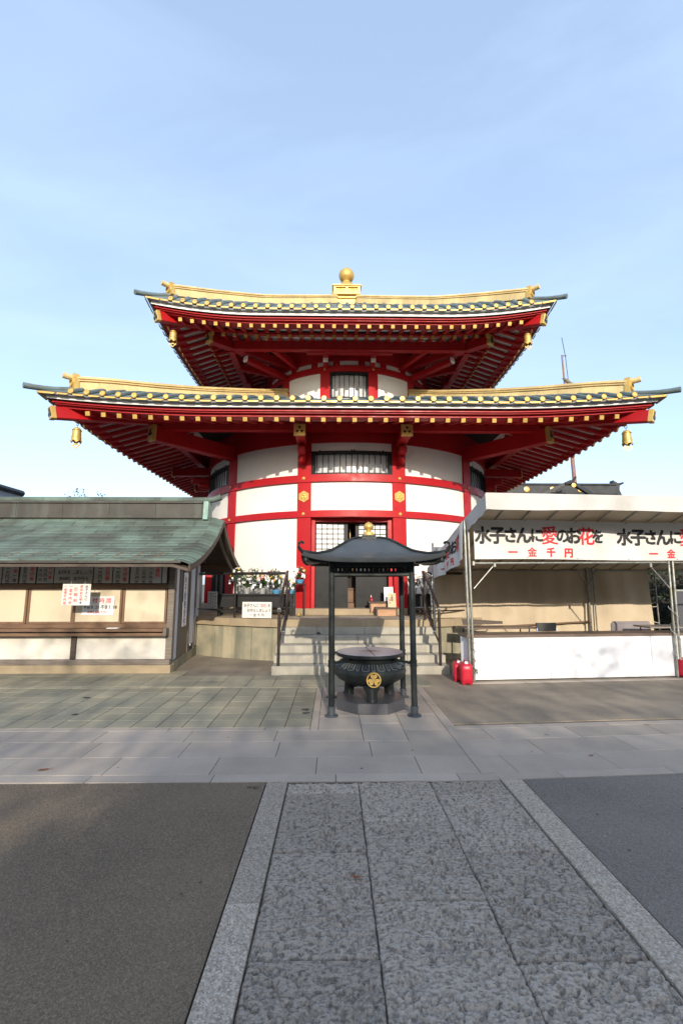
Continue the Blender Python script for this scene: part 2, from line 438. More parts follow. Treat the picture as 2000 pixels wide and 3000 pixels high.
def write(items, fn, mats, parent, name='lettering', bold=0.02, label=None, fine=False, split=False):
    """items: (text, x, y, size, 'h'|'v', colour index, advance) ; x,y = centre of the first character; fn maps (x,y) to space"""
    b = MB()
    for it in items:
        txt, x, y, size, mode, ci = it[:6]
        adv = it[6] if len(it) > 6 else size
        sx = it[7] if len(it) > 7 else 1.0
        for ch in txt:
            if split: b = MB()
            if isinstance(ci, dict): b.m = ci.get(ch, ci[''])
            else: b.m = ci
            if ch not in ' 　':
                vs, fs, w = glyph(ch, 0.0, fine)
                q = bold * .8 * DENSE.get(ch, 1.0)
                for k, (qx, qy) in enumerate(((0, 0), (q, q * .6), (-q, -q * .6), (-q * .6, q), (q * .6, -q))):
                    b.add([fn(x + (vx + qx - w / 2) * size * sx, y + (vy + qy - 0.375) * size, k * .00025) for vx, vy in vs], fs)
            if split and b.v: b.obj('letter', mats, parent, smooth=0)
            if mode == 'v': y -= adv
            else: x += adv if ord(ch) > 0x2000 else adv * 0.62
    if split: return None
    return b.obj(name, mats, parent, label=label, smooth=0)


def plane_fn(o, ex, ey, n, off=0.003):
    o, ex, ey, n = Vector(o), Vector(ex), Vector(ey), Vector(n)
    return lambda x, y, k=0.0: o + ex * x + ey * y + n * (off + k)


# ---------------------------------------------------------------- setting: ground and paving
def struct(o): return tag(o, kind='structure')


struct(MB().box(-400, 400, -400, 400, -0.6, -0.045).obj('ground', EARTH))
struct(MB().box(-9.5, -0.548, -4, 4.092, -0.028, -0.004).obj('asphalt', ASPHB))
b = MB(); b.prism([(1.556, -4), (14, -4), (14, 4.98), (1.556, 4.112)], Matrix.Translation((0, 0, -0.028)), 0.024)
struct(b.obj('asphalt', ASPHG))
b = MB(); b.prism([(1.372, 5.66), (14, 6.54), (14, 16), (1.372, 16)], Matrix.Translation((0, 0, -0.028)), 0.024)
struct(b.obj('concrete_apron', CONC))
struct(MB().box(-9.5, 1.37, 7.58, 16, -0.028, -0.012).obj('back_yard', CONC))
bedding = struct(MB().box(-0.545, 1.555, -4, 4.1, -0.044, -0.026).obj('path', MORTAR))
b = MB(); b.box(-9.5, 1.37, 4.1, 7.575, -0.0275, -0.0115)
b.prism([(1.372, 4.1), (14, 4.96), (14, 6.52), (1.372, 5.64)], Matrix.Translation((0, 0, -0.0275)), 0.016)
pave = struct(b.obj('pavement', MORTAR))


def hash2(ix, iy, s):
    h = (ix.astype(np.int64) * 374761393 + iy.astype(np.int64) * 668265263 + s * 974711) & 0x7fffffff
    h = (h ^ (h >> 13)) * 1274126177 & 0x7fffffff
    return ((h ^ (h >> 16)) & 0xffff) / 65535.0


def vnoise(x, y, s):
    ix, iy = np.floor(x), np.floor(y); fx, fy = x - ix, y - iy
    fx = fx * fx * (3 - 2 * fx); fy = fy * fy * (3 - 2 * fy)
    a, b_, c, d = hash2(ix, iy, s), hash2(ix + 1, iy, s), hash2(ix, iy + 1, s), hash2(ix + 1, iy + 1, s)
    return (a * (1 - fx) + b_ * fx) * (1 - fy) + (c * (1 - fx) + d * fx) * fy


def rough_slab(x0, x1, y0, y1, step, depth, cell, seed, z=0.0, edge=0.02):
    nx, ny = max(2, int((x1 - x0) / step)), max(2, int((y1 - y0) / step))
    X, Y = np.meshgrid(np.linspace(x0, x1, nx + 1), np.linspace(y0, y1, ny + 1))
    cy = cell * .7
    n1 = vnoise(X / cell + 31, Y / cy + 17, seed)
    n2 = vnoise(X / (cell * .5) + 5, Y / (cy * .5) + 7, seed + 1)
    n4 = vnoise(X / (cell * .27), Y / (cy * .27), seed + 3)
    n3 = vnoise(X / 0.16, Y / 0.13, seed + 2)
    t = n1 * .36 + n2 * .36 + n4 * .28 + (n3 - .5) * .10
    lo_, hi_ = np.quantile(t, .22), np.quantile(t, .52)
    pit = np.clip((hi_ - t) / (hi_ - lo_), 0, 1.4); pit = pit * pit * (3 - 2 * np.minimum(pit, 1.0)) * np.where(pit > 1, 1 / np.maximum(pit, 1), 1)
    d = np.minimum(np.minimum(X - x0, x1 - X), np.minimum(Y - y0, y1 - Y))
    e = np.clip((d + (n2 - .5) * .02) / edge, 0, 1)
    Z = z - depth * pit * (0.45 + 0.55 * e) * (0.75 + 0.5 * vnoise(X / .3, Y / .3, seed + 9)) - 0.010 * (1 - np.clip(d / 0.012, 0, 1)) + (n3 - .5) * 0.004
    # ragged outline
    on = (vnoise(X / .05, Y / .05, seed + 5) - .5) * .005
    Xo = X + np.where((X - x0 < 1e-6) | (x1 - X < 1e-6), on, 0); Yo = Y + np.where((Y - y0 < 1e-6) | (y1 - Y < 1e-6), on, 0)
    P = np.stack([Xo, Yo, Z], -1).reshape(-1, 3)
    w = nx + 1
    ii = (np.arange(ny)[:, None] * w + np.arange(nx)[None, :]).reshape(-1)
    Fq = np.stack([ii, ii + 1, ii + w + 1, ii + w], -1)
    rim = list(range(0, w)) + [w * k + nx for k in range(1, ny + 1)] + list(range(ny * w + nx - 1, ny * w - 1, -1)) + [w * k for k in range(ny - 1, 0, -1)]
    base = P.shape[0]
    low = P[rim].copy(); low[:, 2] = -0.043
    P = np.vstack([P, low]); k = len(rim)
    fs = Fq.tolist() + [[rim[i], base + i, base + (i + 1) % k, rim[(i + 1) % k]] for i in range(k)]
    me = bpy.data.meshes.new('slab'); me.from_pydata(P.tolist(), [], fs); me.materials.append(ROUGHS)
    me.shade_smooth(); me.update()
    return me


def flat_piece(x0, x1, y0, y1, z=0.0, g=0.0025, M=None, c=0.003):
    j = random.uniform(-.0012, .0012)
    return MB().box(x0 + g, x1 - g, y0 + g, y1 - g, -0.026, z + j, M, c)


def slab_rows(xs, cols):
    for (xa, xb), ys in zip(xs, cols):
        for ya, yb in zip(ys[:-1], ys[1:]):
            near = yb > 1.2
            me = rough_slab(xa + .0035, xb - .0035, ya + .009, yb - .009, 0.0048 if near else 0.03, 0.0145, 0.046, random.randint(1, 9999), z=random.uniform(-.002, .002))
            link('paving_slab', me, None, bedding)


slab_rows([(-0.368, 0.203), (0.203, 0.789), (0.789, 1.370)],
          [[-2.4, -.8, 0, .82, 1.55, 2.285, 3.10, 3.89, 4.085], [-2.4, -.6, .25, 1.05, 1.86, 2.66, 3.45, 4.095], [-2.4, -.75, .05, .80, 1.52, 2.265, 3.085, 3.885, 4.10]])
for xa, xb, ys in ((-0.540, -0.370, [-2.4, -.6, .25, 1.05, 1.85, 2.635, 3.44, 4.085]), (1.372, 1.548, [-2.4, -.4, .4, 1.15, 1.95, 2.745, 3.55, 4.105])):
    for ya, yb in zip(ys[:-1], ys[1:]):
        flat_piece(xa, xb, ya, yb, 0.004).obj('kerb_stone', KERB, bedding)

# smooth granite crossing: left of the joint square to the path, right of it turned by four degrees
def row_left(y0, y1, x1, ln, off, x_min=-7.5):
    x = x1; first = True
    while x > x_min:
        nx_ = x - (off if first else ln); first = False
        flat_piece(nx_, x, y0, y1).obj('paving_slab', GRAN, pave)
        x = nx_


row_left(4.10, 4.245, 1.37, 1.02, 0.33)
row_left(4.245, 4.645, 1.25, 0.90, 0.50)
row_left(4.645, 5.075, 0.82, 0.90, 0.46)
row_left(5.075, 5.440, 0.31, 0.92, 0.92)
row_left(5.440, 5.550, -0.26, 1.05, 0.5)
RM = Matrix.Translation((1.37, 4.11, 0)) @ Matrix.Rotation(R(3.95), 4, 'Z')
for y0, y1, off, ln in ((0, .135, .55, 1.0), (.135, .54, .22, .93), (.54, .97, .68, .95), (.97, 1.34, .36, .95), (1.34, 1.46, .8, 1.05)):
    x = 0.0; first = True
    while x < 9:
        nx_ = x + (off if first else ln); first = False
        flat_piece(x, nx_, y0, y1, M=RM).obj('paving_slab', GRAN, pave)
        x = nx_
# the approach to the steps
for (xa, xb), ys in (((-.26, -.17), [5.44, 6.25, 6.7, 7.58]), ((-.17, .31), [5.44, 5.98, 6.62, 7.58]), ((.31, .77), [5.075, 5.68, 6.3, 7.0, 7.58]), ((.77, 1.25), [4.645, 5.44, 6.05, 6.75, 7.58]), ((1.25, 1.37), [4.25, 5.0, 5.62, 6.6, 7.58])):
    for ya, yb in zip(ys[:-1], ys[1:]):
        if xa == .31 and ya == 5.075: ya = 5.08
        flat_piece(xa, xb, ya, yb).obj('paving_slab', GRAN, pave)
flat_piece(.82, 1.25, 4.645, 4.66).obj('paving_slab', GRAN, pave)
x = -.26; cols = 0
while x > -6.2:
    for k in range(7):
        y = 5.55 + k * .2857
        flat_piece(x - .287, x, y, y + .2857, g=0.005, c=.001).obj('paving_tile', TILEP, pave)
    x -= .287
back = bpy.data.objects['back_yard']
for xa in np.arange(-6.6, 1.2, 0.9):
    flat_piece(xa, xa + .9, 7.58, 7.66, -.001).obj('kerb_stone', TILEP, back)
for xa in np.arange(-6.0, 1.3, 0.42):
    for k in range(3):
        if xa > -3.0 and k == 2 and xa < -1.2: continue
        flat_piece(xa, xa + .42, 7.662 + k * .42, 7.662 + (k + 1) * .42, 0, g=.005, c=.001).obj('paving_tile', TILEP, back)
apron = [o for o in C.objects if o.name.startswith('concrete_apron')][0]
for k in range(6):
    flat_piece(k * 1.0, k * 1.0 + 1.0, -.17, -.06, 0.002, M=Matrix.Translation((2.1, 7.93, 0)) @ Matrix.Rotation(R(4.68), 4, 'Z')).obj('kerb_stone', GRAN, apron)

# ---------------------------------------------------------------- temple
X0, DC = 0.44, 16.0
tem = thing('temple_hall', 'red and white round temple hall under two square golden-ridged roofs', 'temple', (X0, DC, 0))
R1, RU = 4.60, 2.78


def polar(r, a, z): return Vector((X0 + r * math.sin(a), DC - r * math.cos(a), z))


def arc_piece(b, r0, r1, a0, a1, z0, z1, n=None):
    n = n or max(1, int(abs(a1 - a0) / R(3)))
    for i in range(n):
        pass
    ang = [a0 + (a1 - a0) * i / n for i in range(n + 1)]
    vs = []
    for a in ang: vs += [polar(r0, a, z0), polar(r1, a, z0), polar(r1, a, z1), polar(r0, a, z1)]
    fs = []
    for i in range(n):
        p, q = i * 4, i * 4 + 4
        fs += [(p + 1, q + 1, q + 2, p + 2), (p + 2, q + 2, q + 3, p + 3), (p + 3, q + 3, q, p), (p, q, q + 1, p + 1)]
    fs += [(0, 1, 2, 3), (n * 4 + 3, n * 4 + 2, n * 4 + 1, n * 4)]
    return b.add(vs, fs)


PW = 0.177 / R1
# outer stone threshold ring, pillars, belts, panels
arc_piece(MB(), 4.2, 4.70, -math.pi, math.pi - 1e-3, .842, .985, 72).obj('stone_base', STONEB, tem)
for k in range(12):
    a = R(15 + 30 * k)
    pl = arc_piece(MB(), 4.3, R1 + .02, a - PW, a + PW, .986, 5.25, 4).obj('pillar', RED, tem)
    if math.cos(a) > .5:
        nrm = (polar(1, a, 0) - polar(0, a, 0)); side = Vector((math.cos(a), math.sin(a), 0))
        for z in (4.19, 3.287):
            bb = MB(); Mx = frame(polar(R1 + .055, a, z), side, (0, 0, 1), nrm)
            hexp = [(.042 * math.cos(R(60 * i + 30)), .042 * math.sin(R(60 * i + 30))) for i in range(6)]
            bb.prism(hexp, Mx, .012)
            bb.lathe([(.03, .012), (.026, .03), (.012, .038), (.002, .042)], 10, M=Mx)
            bb.obj('gold_boss', GOLD, pl)
        if abs(math.sin(a)) < .6:
            bb = MB(); Mx = frame(polar(R1 + .022, a, 3.733), side, (0, 0, 1), nrm)
            h1 = [(.146 * math.cos(R(60 * i + 30)), .146 * math.sin(R(60 * i + 30))) for i in range(6)]
            bb.prism(h1, Mx, .018)
            bb.m = 1; bb.lathe([(.098, .018), (.098, .0195), (.078, .0196)], 24, M=Mx); bb.m = 0; bb.lathe([(.080, .018), (.079, .0215), (.001, .022)], 24, M=Mx)
            bb.m = 0
            for q in range(24):
                a0, a1 = 2 * math.pi * q / 24, 2 * math.pi * (q + 1) / 24
                bb.add([Mx @ Vector((r_ * math.cos(t), r_ * math.sin(t), h_)) for t in (a0, a1) for r_, h_ in ((.097, .018), (.092, .028), (.083, .028), (.078, .019))], [(0, 4, 5, 1), (1, 5, 6, 2), (2, 6, 7, 3)])
            for q in range(3):
                t = R(90 + 120 * q)
                Ml = Mx @ Matrix.Translation((.040 * math.cos(t), .040 * math.sin(t), .021)) @ Matrix.Scale(.8, 4, (0, 0, 1))
                bb.lathe([(.037, 0), (.034, .012), (.022, .022), (.001, .026)], 14, M=Ml)
            bb.obj('hexagon_crest', [GOLD, BLACK], pl)
for z0, z1, r in ((4.095, 4.28, R1 + .05), (3.205, 3.37, R1 + .05)):
    for k in range(12):
        arc_piece(MB(), 4.35, r, R(30 * k), R(30 * k + 30), z0, z1, 10).obj('belt_beam', RED, tem)
arc_piece(MB(), 4.2, R1 + .035, -math.pi, math.pi - 1e-3, 5.10, 5.75, 72).obj('ring_beam', RED, tem)
for k in range(12):
    a0, a1 = R(30 * k - 15) + PW, R(30 * k + 15) - PW
    arc_piece(MB(), 4.40, R1 - .02, a0, a1, 3.37, 4.095, 8).obj('wall_panel', WHITE, tem)
    if k % 2:
        arc_piece(MB(), 4.40, R1 - .02, a0, a1, 4.28, 5.10, 8).obj('wall_panel', WHITE, tem)
        arc_piece(MB(), 4.40, R1 - .02, a0, a1, .985, 3.205, 8).obj('wall_panel', WHITE, tem)
    else:
        arc_piece(MB(), 4.40, R1 - .02, a0, a1, 4.885, 5.10, 8).obj('wall_panel', WHITE, tem)
        if math.cos(R(30 * k)) > -.6:
            w = arc_piece(MB(), 4.40, 4.46, a0, a1, 4.28, 4.885, 8).obj('window', GLASS, tem)
            fb = MB()
            arc_piece(fb, 4.46, R1 + .015, a0, a1, 4.825, 4.884, 8); arc_piece(fb, 4.46, R1 + .015, a0, a1, 4.281, 4.325, 8)
            for s in (0, 1):
                e = a0 if s == 0 else a1
                arc_piece(fb, 4.46, R1 + .015, e + (.001 if s == 0 else -.017), e + (.017 if s == 0 else -.001), 4.325, 4.825, 1)
            for q in (.11, .5, .53, .89):
                e = a0 + (a1 - a0) * q
                fb.bar(polar(R1, e, 4.86), polar(R1, e, 4.915), .03, .03)
            fb.obj('window_frame', BLACK, w)
            for q in range(1, 14):
                e = a0 + (a1 - a0) * q / 14
                MB().bar(polar(R1 - .005, e, 4.325), polar(R1 - .005, e, 4.825), .022, .022, up=(0, 1, 0)).obj('window_bar', BLACK, w)
        if k == 0: continue
        if math.cos(R(30 * k)) > 0:
            d = arc_piece(MB(), 4.30, 4.36, a0, a1, .985, 3.205, 8).obj('door', WOODD, tem, label='dark brown side door between red pillars')
            bb = MB()
            for q in (0.02, .26, .5, .74, .98):
                e = a0 + (a1 - a0) * q; bb.bar(polar(4.38, e, .99), polar(4.38, e, 3.2), .07, .05, up=(0, 1, 0))
            bb.obj('door_frame', BLACK, d)
        else:
            arc_piece(MB(), 4.40, R1 - .02, a0, a1, .985, 3.205, 8).obj('wall_panel', WHITE, tem)
# front doorway
ft = MB(); ft.box(-.60, -.475, 11.62, 12.0, .985, 3.21); ft.box(1.345, 1.47, 11.62, 12.0, .985, 3.21); ft.box(-.60, 1.47, 11.66, 12.0, 3.115, 3.21)
ft.obj('door_jamb', RED, tem)
MB().box(-.475, 1.345, 11.55, 12.1, .90, .945, c=.004).obj('door_sill', STONEB, tem)
for xa, xb, y, ls, lab in ((-.465, .345, 11.78, -1, 'left black lattice door pushed shut'), (.546, 1.335, 11.86, 1, 'right black lattice door slid aside')):
    d = MB()
    d.box(xa, xb, y, y + .05, .95, 2.30)
    d.box(xa, xa + (.02 if ls < 0 else .09), y - .005, y + .05, 2.30, 3.11); d.box(xb - (.10 if ls < 0 else .02), xb, y - .005, y + .05, 2.30, 3.11)
    d.box(xa, xb, y - .004, y + .05, 3.075, 3.112); d.box(xa, xb, y - .004, y + .05, 2.27, 2.315)
    for z in (.96, 1.25, 1.30): d.box(xa, xb, y - .012, y + .03, z, z + .03)
    for q in range(4):
        e = xa + (xb - xa) * q / 3.0; d.box(e - .02 if q else e, e + .02 if q < 3 else e, y - .010, y + .03, .95, 2.28)
    d.m = 1; d.box(xb - .05 if ls < 0 else xa + .02, xb - .03 if ls < 0 else xa + .04, y - .02, y, 1.33, 1.35)
    dd = d.obj('door', [BLACK, CHROME], tem, label=lab)
    la, lb = (xa + .02, xb - .10) if ls < 0 else (xa + .09, xb - .02)
    for i in range(5):
        for j in range(6):
            MB().box(la + (lb - la) * i / 5, la + (lb - la) * (i + 1) / 5, y + .022, y + .03, 2.315 + .76 * j / 6, 2.315 + .76 * (j + 1) / 6).obj('paper_pane', SHOJI, dd)
    g = MB()
    for i in range(1, 5): g.box(la + (lb - la) * i / 5 - .008, la + (lb - la) * i / 5 + .008, y - .002, y + .022, 2.315, 3.075)
    for j in range(1, 6): g.box(la, lb, y + .002, y + .02, 2.315 + .76 * j / 6 - .008, 2.315 + .76 * j / 6 + .008)
    g.obj('lattice', BLACK, dd)
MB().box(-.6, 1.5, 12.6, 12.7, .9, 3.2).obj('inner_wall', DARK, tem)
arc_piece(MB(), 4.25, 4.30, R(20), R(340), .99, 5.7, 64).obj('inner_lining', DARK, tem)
cab = MB().box(.25, .65, 12.3, 12.55, 1.10, 1.42); cab.box(.22, .68, 12.26, 12.56, 1.42, 1.46); cab.box(.2, .7, 12.2, 12.57, .945, 1.09)
tag(cab.obj('offering_chest', WOOD), 'plain wooden chest inside the doorway gap of the temple', 'chest')
lamp = MB().lathe([(.002, -.1), (.06, -.09), (.13, -.02), (.14, .06), (.08, .12), (.03, .16), (.012, .2), (.012, 1.2)], 18, at=(.42, 12.25, 1.95))
tag(lamp.obj('hanging_lamp', GOLD), 'gold lamp hanging inside the open temple doorway', 'lamp')

# upper drum
PWU = 0.147 / RU
for k in range(12):
    a = R(15 + 30 * k)
    pl = arc_piece(MB(), 2.55, RU + .02, a - PWU, a + PWU, 6.4, 7.86, 3).obj('pillar', RED, tem)
    if math.cos(a) > .8:
        Mx = frame(polar(RU + .05, a, 7.945), (math.cos(a), math.sin(a), 0), (0, 0, 1), polar(1, a, 0) - polar(0, a, 0))
        MB().lathe([(.036, 0), (.034, .012), (.02, .02), (.012, .034), (.002, .036)], 10, M=Mx).obj('gold_boss', GOLD, pl)
    a0, a1 = R(30 * k - 15) + PWU, R(30 * k + 15) - PWU
    if k % 2: arc_piece(MB(), 2.6, RU - .01, a0, a1, 6.4, 7.85, 6).obj('wall_panel', WHITE, tem)
    else:
        arc_piece(MB(), 2.6, RU - .01, a0, a1, 6.4, 7.02, 6).obj('wall_panel', WHITE, tem)
        w = arc_piece(MB(), 2.6, 2.66, a0, a1, 7.02, 7.85, 6).obj('window', GLASS, tem)
        if math.cos(R(30 * k)) > .4:
            fb = MB(); arc_piece(fb, 2.66, RU + .01, a0, a1, 7.79, 7.85, 6); arc_piece(fb, 2.66, RU + .01, a0, a1, 7.02, 7.07, 6)
            arc_piece(fb, 2.66, RU + .01, a0, a0 + .02, 7.07, 7.79, 1); arc_piece(fb, 2.66, RU + .01, a1 - .02, a1, 7.07, 7.79, 1)
            fb.obj('window_frame', BLACK, w)
            for q in range(1, 8):
                e = a0 + (a1 - a0) * q / 8
                MB().bar(polar(RU - .01, e, 7.07), polar(RU - .01, e, 7.79), .024, .024, up=(0, 1, 0)).obj('window_bar', BLACK, w)
arc_piece(MB(), 2.5, RU + .045, -math.pi, math.pi - 1e-3, 7.855, 8.04, 60).obj('belt_beam', RED, tem)
arc_piece(MB(), 2.4, RU - .02, -math.pi, math.pi - 1e-3, 8.04, 8.2, 60).obj('frieze_wall', WHITE, tem)
arc_piece(MB(), 2.3, RU + .06, -math.pi, math.pi - 1e-3, 8.2, 8.75, 60).obj('ring_beam', RED, tem)
for k in range(12):
    for da in (-7.2, 7.2):
        a = R(15 + 30 * k + da); arc_piece(MB(), 2.45, RU + .015, a - .035, a + .035, 8.045, 8.198, 1).obj('bracket_block', RED, tem)


# ---- roofs
def side(k, t, s, z):
    """k = 0 front, 1 right, 2 back, 3 left"""
    return Vector(((X0 + t, DC - s), (X0 + s, DC + t), (X0 - t, DC + s), (X0 - s, DC - t))[k] + (z,))


class Roof:
    def __init__(r, prof, Wt, lift):
        r.prof, r.W, r.L = prof, Wt, lift

    def P(r, s):
        p = r.prof
        for (s0, z0), (s1, z1) in zip(p[:-1], p[1:]):
            if s >= s1:
                u = (s - s1) / (s0 - s1); return z1 + (z0 - z1) * u
        return p[-1][1]

    def lf(r, t, s):
        u = max(0.0, abs(t) / max(s, .01) - .45) / .55
        return r.L * u * u * min(1.2, s / r.W) ** 2

    def z(r, t, s): return r.P(s) + r.lf(t, s)


LOW = Roof([(6.62, 5.395), (6.2, 5.60), (5.64, 5.83), (4.8, 6.12), (4.0, 6.42), (2.68, 6.97), (1.9, 7.35)], 6.6, .185)
UP = Roof([(5.16, 8.405), (4.76, 8.72), (3.85, 9.27), (2.7, 9.98), (1.5, 10.83), (.36, 11.62)], 5.14, .29)


def build_roof(rf, n_rows, s_in, tag_, eave):
    W_ = rf.W
    prof_s = [p[0] for p in rf.prof]
    fine = []
    for a, c in zip(prof_s[:-1], prof_s[1:]): fine += [a, (a + c) / 2]
    fine.append(prof_s[-1])
    b = MB()
    for k in range(4):
        def fn(u, v, k=k):
            i = v * (len(fine) - 1); s = fine[int(round(i))]; t = (2 * u - 1) * s
            return side(k, t, s, rf.z(t, s))
        b.grid(fn, 36, len(fine) - 1)
    roof = b.obj('roof', COPPER, tem, label='upper square roof with gilded ridges' if tag_ == 'u' else 'wide lower square roof with gilded ridges')
    # mesh shared by round tile ends and drip tiles
    te = MB(); Mx = Matrix.Rotation(R(90), 4, 'X')
    te.lathe([(.060, -.01), (.060, .012), (.052, .018), (.046, .012), (.001, .012)], 14, M=Mx)
    for q in range(3):
        t = R(90 + 120 * q)
        te.lathe([(.019, .010), (.015, .019), (.001, .021)], 7, M=Mx @ Matrix.Translation((.022 * math.cos(t), .022 * math.sin(t), 0)))
    te = te.mesh('tile_end', GOLD)
    sp = 2 * W_ / n_rows
    dr = MB(); Mx = frame((0, 0, 0), (1, 0, 0), (0, 0, 1), (0, -1, 0))
    hw = sp * .5 - .042
    dr.prism([(-hw, .0), (-hw + .03, -.034), (hw - .03, -.034), (hw, .0)], Mx, .014)
    dr = dr.mesh('drip_tile', GOLD)
    wide = MB(); wide.prism([(-.19, 0), (-.16, -.042), (.16, -.042), (.19, 0)], Mx, .014); wide = wide.mesh('drip_tile', GOLD)
    for k in (0, 1, 3):
        rot = Matrix.Rotation((0, R(90), R(180), R(-90))[k], 4, 'Z')
        for i in range(n_rows + 1):
            t = -W_ + sp * i
            if abs(t) > W_ - .35: continue
            pts = []
            for s in [W_ + .02] + [x for x in fine if x < W_]:
                if s < abs(t) + .12 or s < s_in: break
                pts.append(side(k, t, s, rf.z(t, s) + .022))
            if len(pts) < 2: continue
            row = MB().tube(pts, .056, 8).obj('tile_row', COPPER, tem)
            p = side(k, t, W_ + .03, rf.z(t, W_) + .03)
            link('tile_end', te, None, row, Matrix.Translation(p) @ rot)
        for i in range(n_rows):
            t = -W_ + sp * (i + .5)
            if abs(t) > W_ - .3: continue
            p = side(k, t, W_ + .035, rf.z(t, W_) - .030)
            sl_ = (rf.z(t + .05, W_) - rf.z(t - .05, W_)) / .1
            link('drip_tile', dr, None, tem, Matrix.Translation(p) @ rot @ Matrix.Rotation(-math.atan(sl_), 4, 'Y'))
        for sg in (-1, 1):
            t = sg * (W_ - .16); p = side(k, t, W_ + .035, rf.z(t, W_) - .03)
            sl_ = (rf.z(t + .05, W_) - rf.z(t - .05, W_)) / .1
            link('drip_tile', wide, None, tem, Matrix.Translation(p) @ rot @ Matrix.Rotation(-math.atan(sl_), 4, 'Y'))
    # eave boards: (name, s_out, s_in, dz_top, dz_bottom, material)
    for nm, so_, si_, zt, zb, m_ in eave:
        for k in (0, 1, 2, 3):
            b = MB(); n = 40; vs = []
            for i in range(n + 1):
                u = 2 * i / n - 1
                for s, z in ((so_, zb), (so_, zt), (si_, zt), (si_, zb)):
                    t = u * s; vs.append(side(k, t, s, z + rf.lf(u * W_, W_) * (s / W_)))
            fs = []
            for i in range(n):
                for j in range(4): fs.append((i * 4 + j, i * 4 + (j + 1) % 4, i * 4 + 4 + (j + 1) % 4, i * 4 + 4 + j))
            fs = [f[::-1] for f in fs]
            b.add(vs, fs).obj(nm, m_, tem)
    return roof


def rafters(rf, k, n, s_tip, z_tip, s_in, slope, w, name, cap, W_lim):
    sp = 2 * rf.W / n
    for i in range(n):
        t = -rf.W + sp * (i + .5)
        if abs(t) > W_lim: continue
        si = max(s_in, abs(t) - .15)
        if si > s_tip - .12: continue
        zt = z_tip + rf.lf(t, rf.W) * .97
        zi = z_tip + slope * (s_tip - si) + rf.lf(t, rf.W) * .97 * max(0, 1 - (s_tip - si) / 2.2)
        a, c = side(k, t, s_tip, zt), side(k, t, si, zi)
        r_ = MB().bar(c, a, w, w).obj(name, RED, tem)
        cp = MB(); d = (a - c).normalized(); cp.bar(a - d * .03, a + d * .008, w + .008, w + .008, .004)
        cp.obj('rafter_cap', cap, r_)


def soffit(rf, z_tip, s_tip, slope, s_in, up):
    b = MB()
    for k in range(4):
        def fn(u, v, k=k):
            s = s_tip + (s_in - s_tip) * v; t = (2 * u - 1) * s
            return side(k, t, s, z_tip + slope * (s_tip - s) + up + rf.lf((2 * u - 1) * rf.W, rf.W) * .97 * max(0, 1 - (s_tip - s) / 2.2))
        b.grid(fn, 30, 6, True)
    return b.obj('soffit_board', FASC, tem)


build_roof(LOW, 40, 1.95, 'l', [
    ('shaded_tile_bed', 6.60, 6.35, 5.385, 5.340, BEDG), ('white_fascia', 6.51, 6.40, 5.339, 5.276, FASC), ('white_fascia', 6.50, 6.38, 5.276, 5.270, BLACK),
    ('red_fascia', 6.43, 6.25, 5.269, 5.222, RED), ('red_fascia', 6.385, 6.2, 5.222, 5.196, RED), ('red_fascia', 6.30, 6.05, 5.195, 5.147, RED)])
for k in (0, 1, 3):
    rafters(LOW, k, 39, 6.26, 5.10, 4.35, .30, .088, 'rafter', GOLD, 6.0)
soffit(LOW, 5.10, 6.22, .30, 4.1, .048)
build_roof(UP, 34, .42, 'u', [
    ('shaded_tile_bed', 5.13, 4.9, 8.395, 8.345, BEDG), ('white_fascia', 5.06, 4.95, 8.344, 8.268, FASC), ('white_fascia', 5.05, 4.94, 8.268, 8.262, BLACK),
    ('red_fascia', 5.00, 4.82, 8.261, 8.222, RED), ('red_fascia', 4.95, 4.8, 8.222, 8.190, RED), ('red_fascia', 4.87, 4.6, 8.189, 8.150, RED)])
for k in (0, 1, 3):
    rafters(UP, k, 34, 4.84, 8.110, 3.75, .36, .085, 'rafter', GOLD, 4.5)
    rafters(UP, k, 34, 4.02, 8.285, 2.75, .30, .085, 'base_rafter', GOLD, 3.8)
soffit(UP, 8.110, 4.80, .36, 3.95, .046)
soffit(UP, 8.285, 3.98, .30, 2.6, .046)
for k in range(4):
    b = MB(); pts = [side(k, t, 3.98, 8.345 + UP.lf(t / 4 * UP.W, UP.W) * .6) for t in np.linspace(-4, 4, 17)]
    b.sweep(pts, [(-.05, -.035), (.05, -.035), (.05, .035), (-.05, .035)]).obj('red_fascia', RED, tem)


def corner(rf, k):
    """direction of the corner ridge between side k and the next one"""
    return Vector(((1, -1), (1, 1), (-1, 1), (-1, -1))[k] + (0,))


def dpt(k, off, z):
    d = corner(None, k); return Vector((X0 + d.x * off, DC + d.y * off, z))


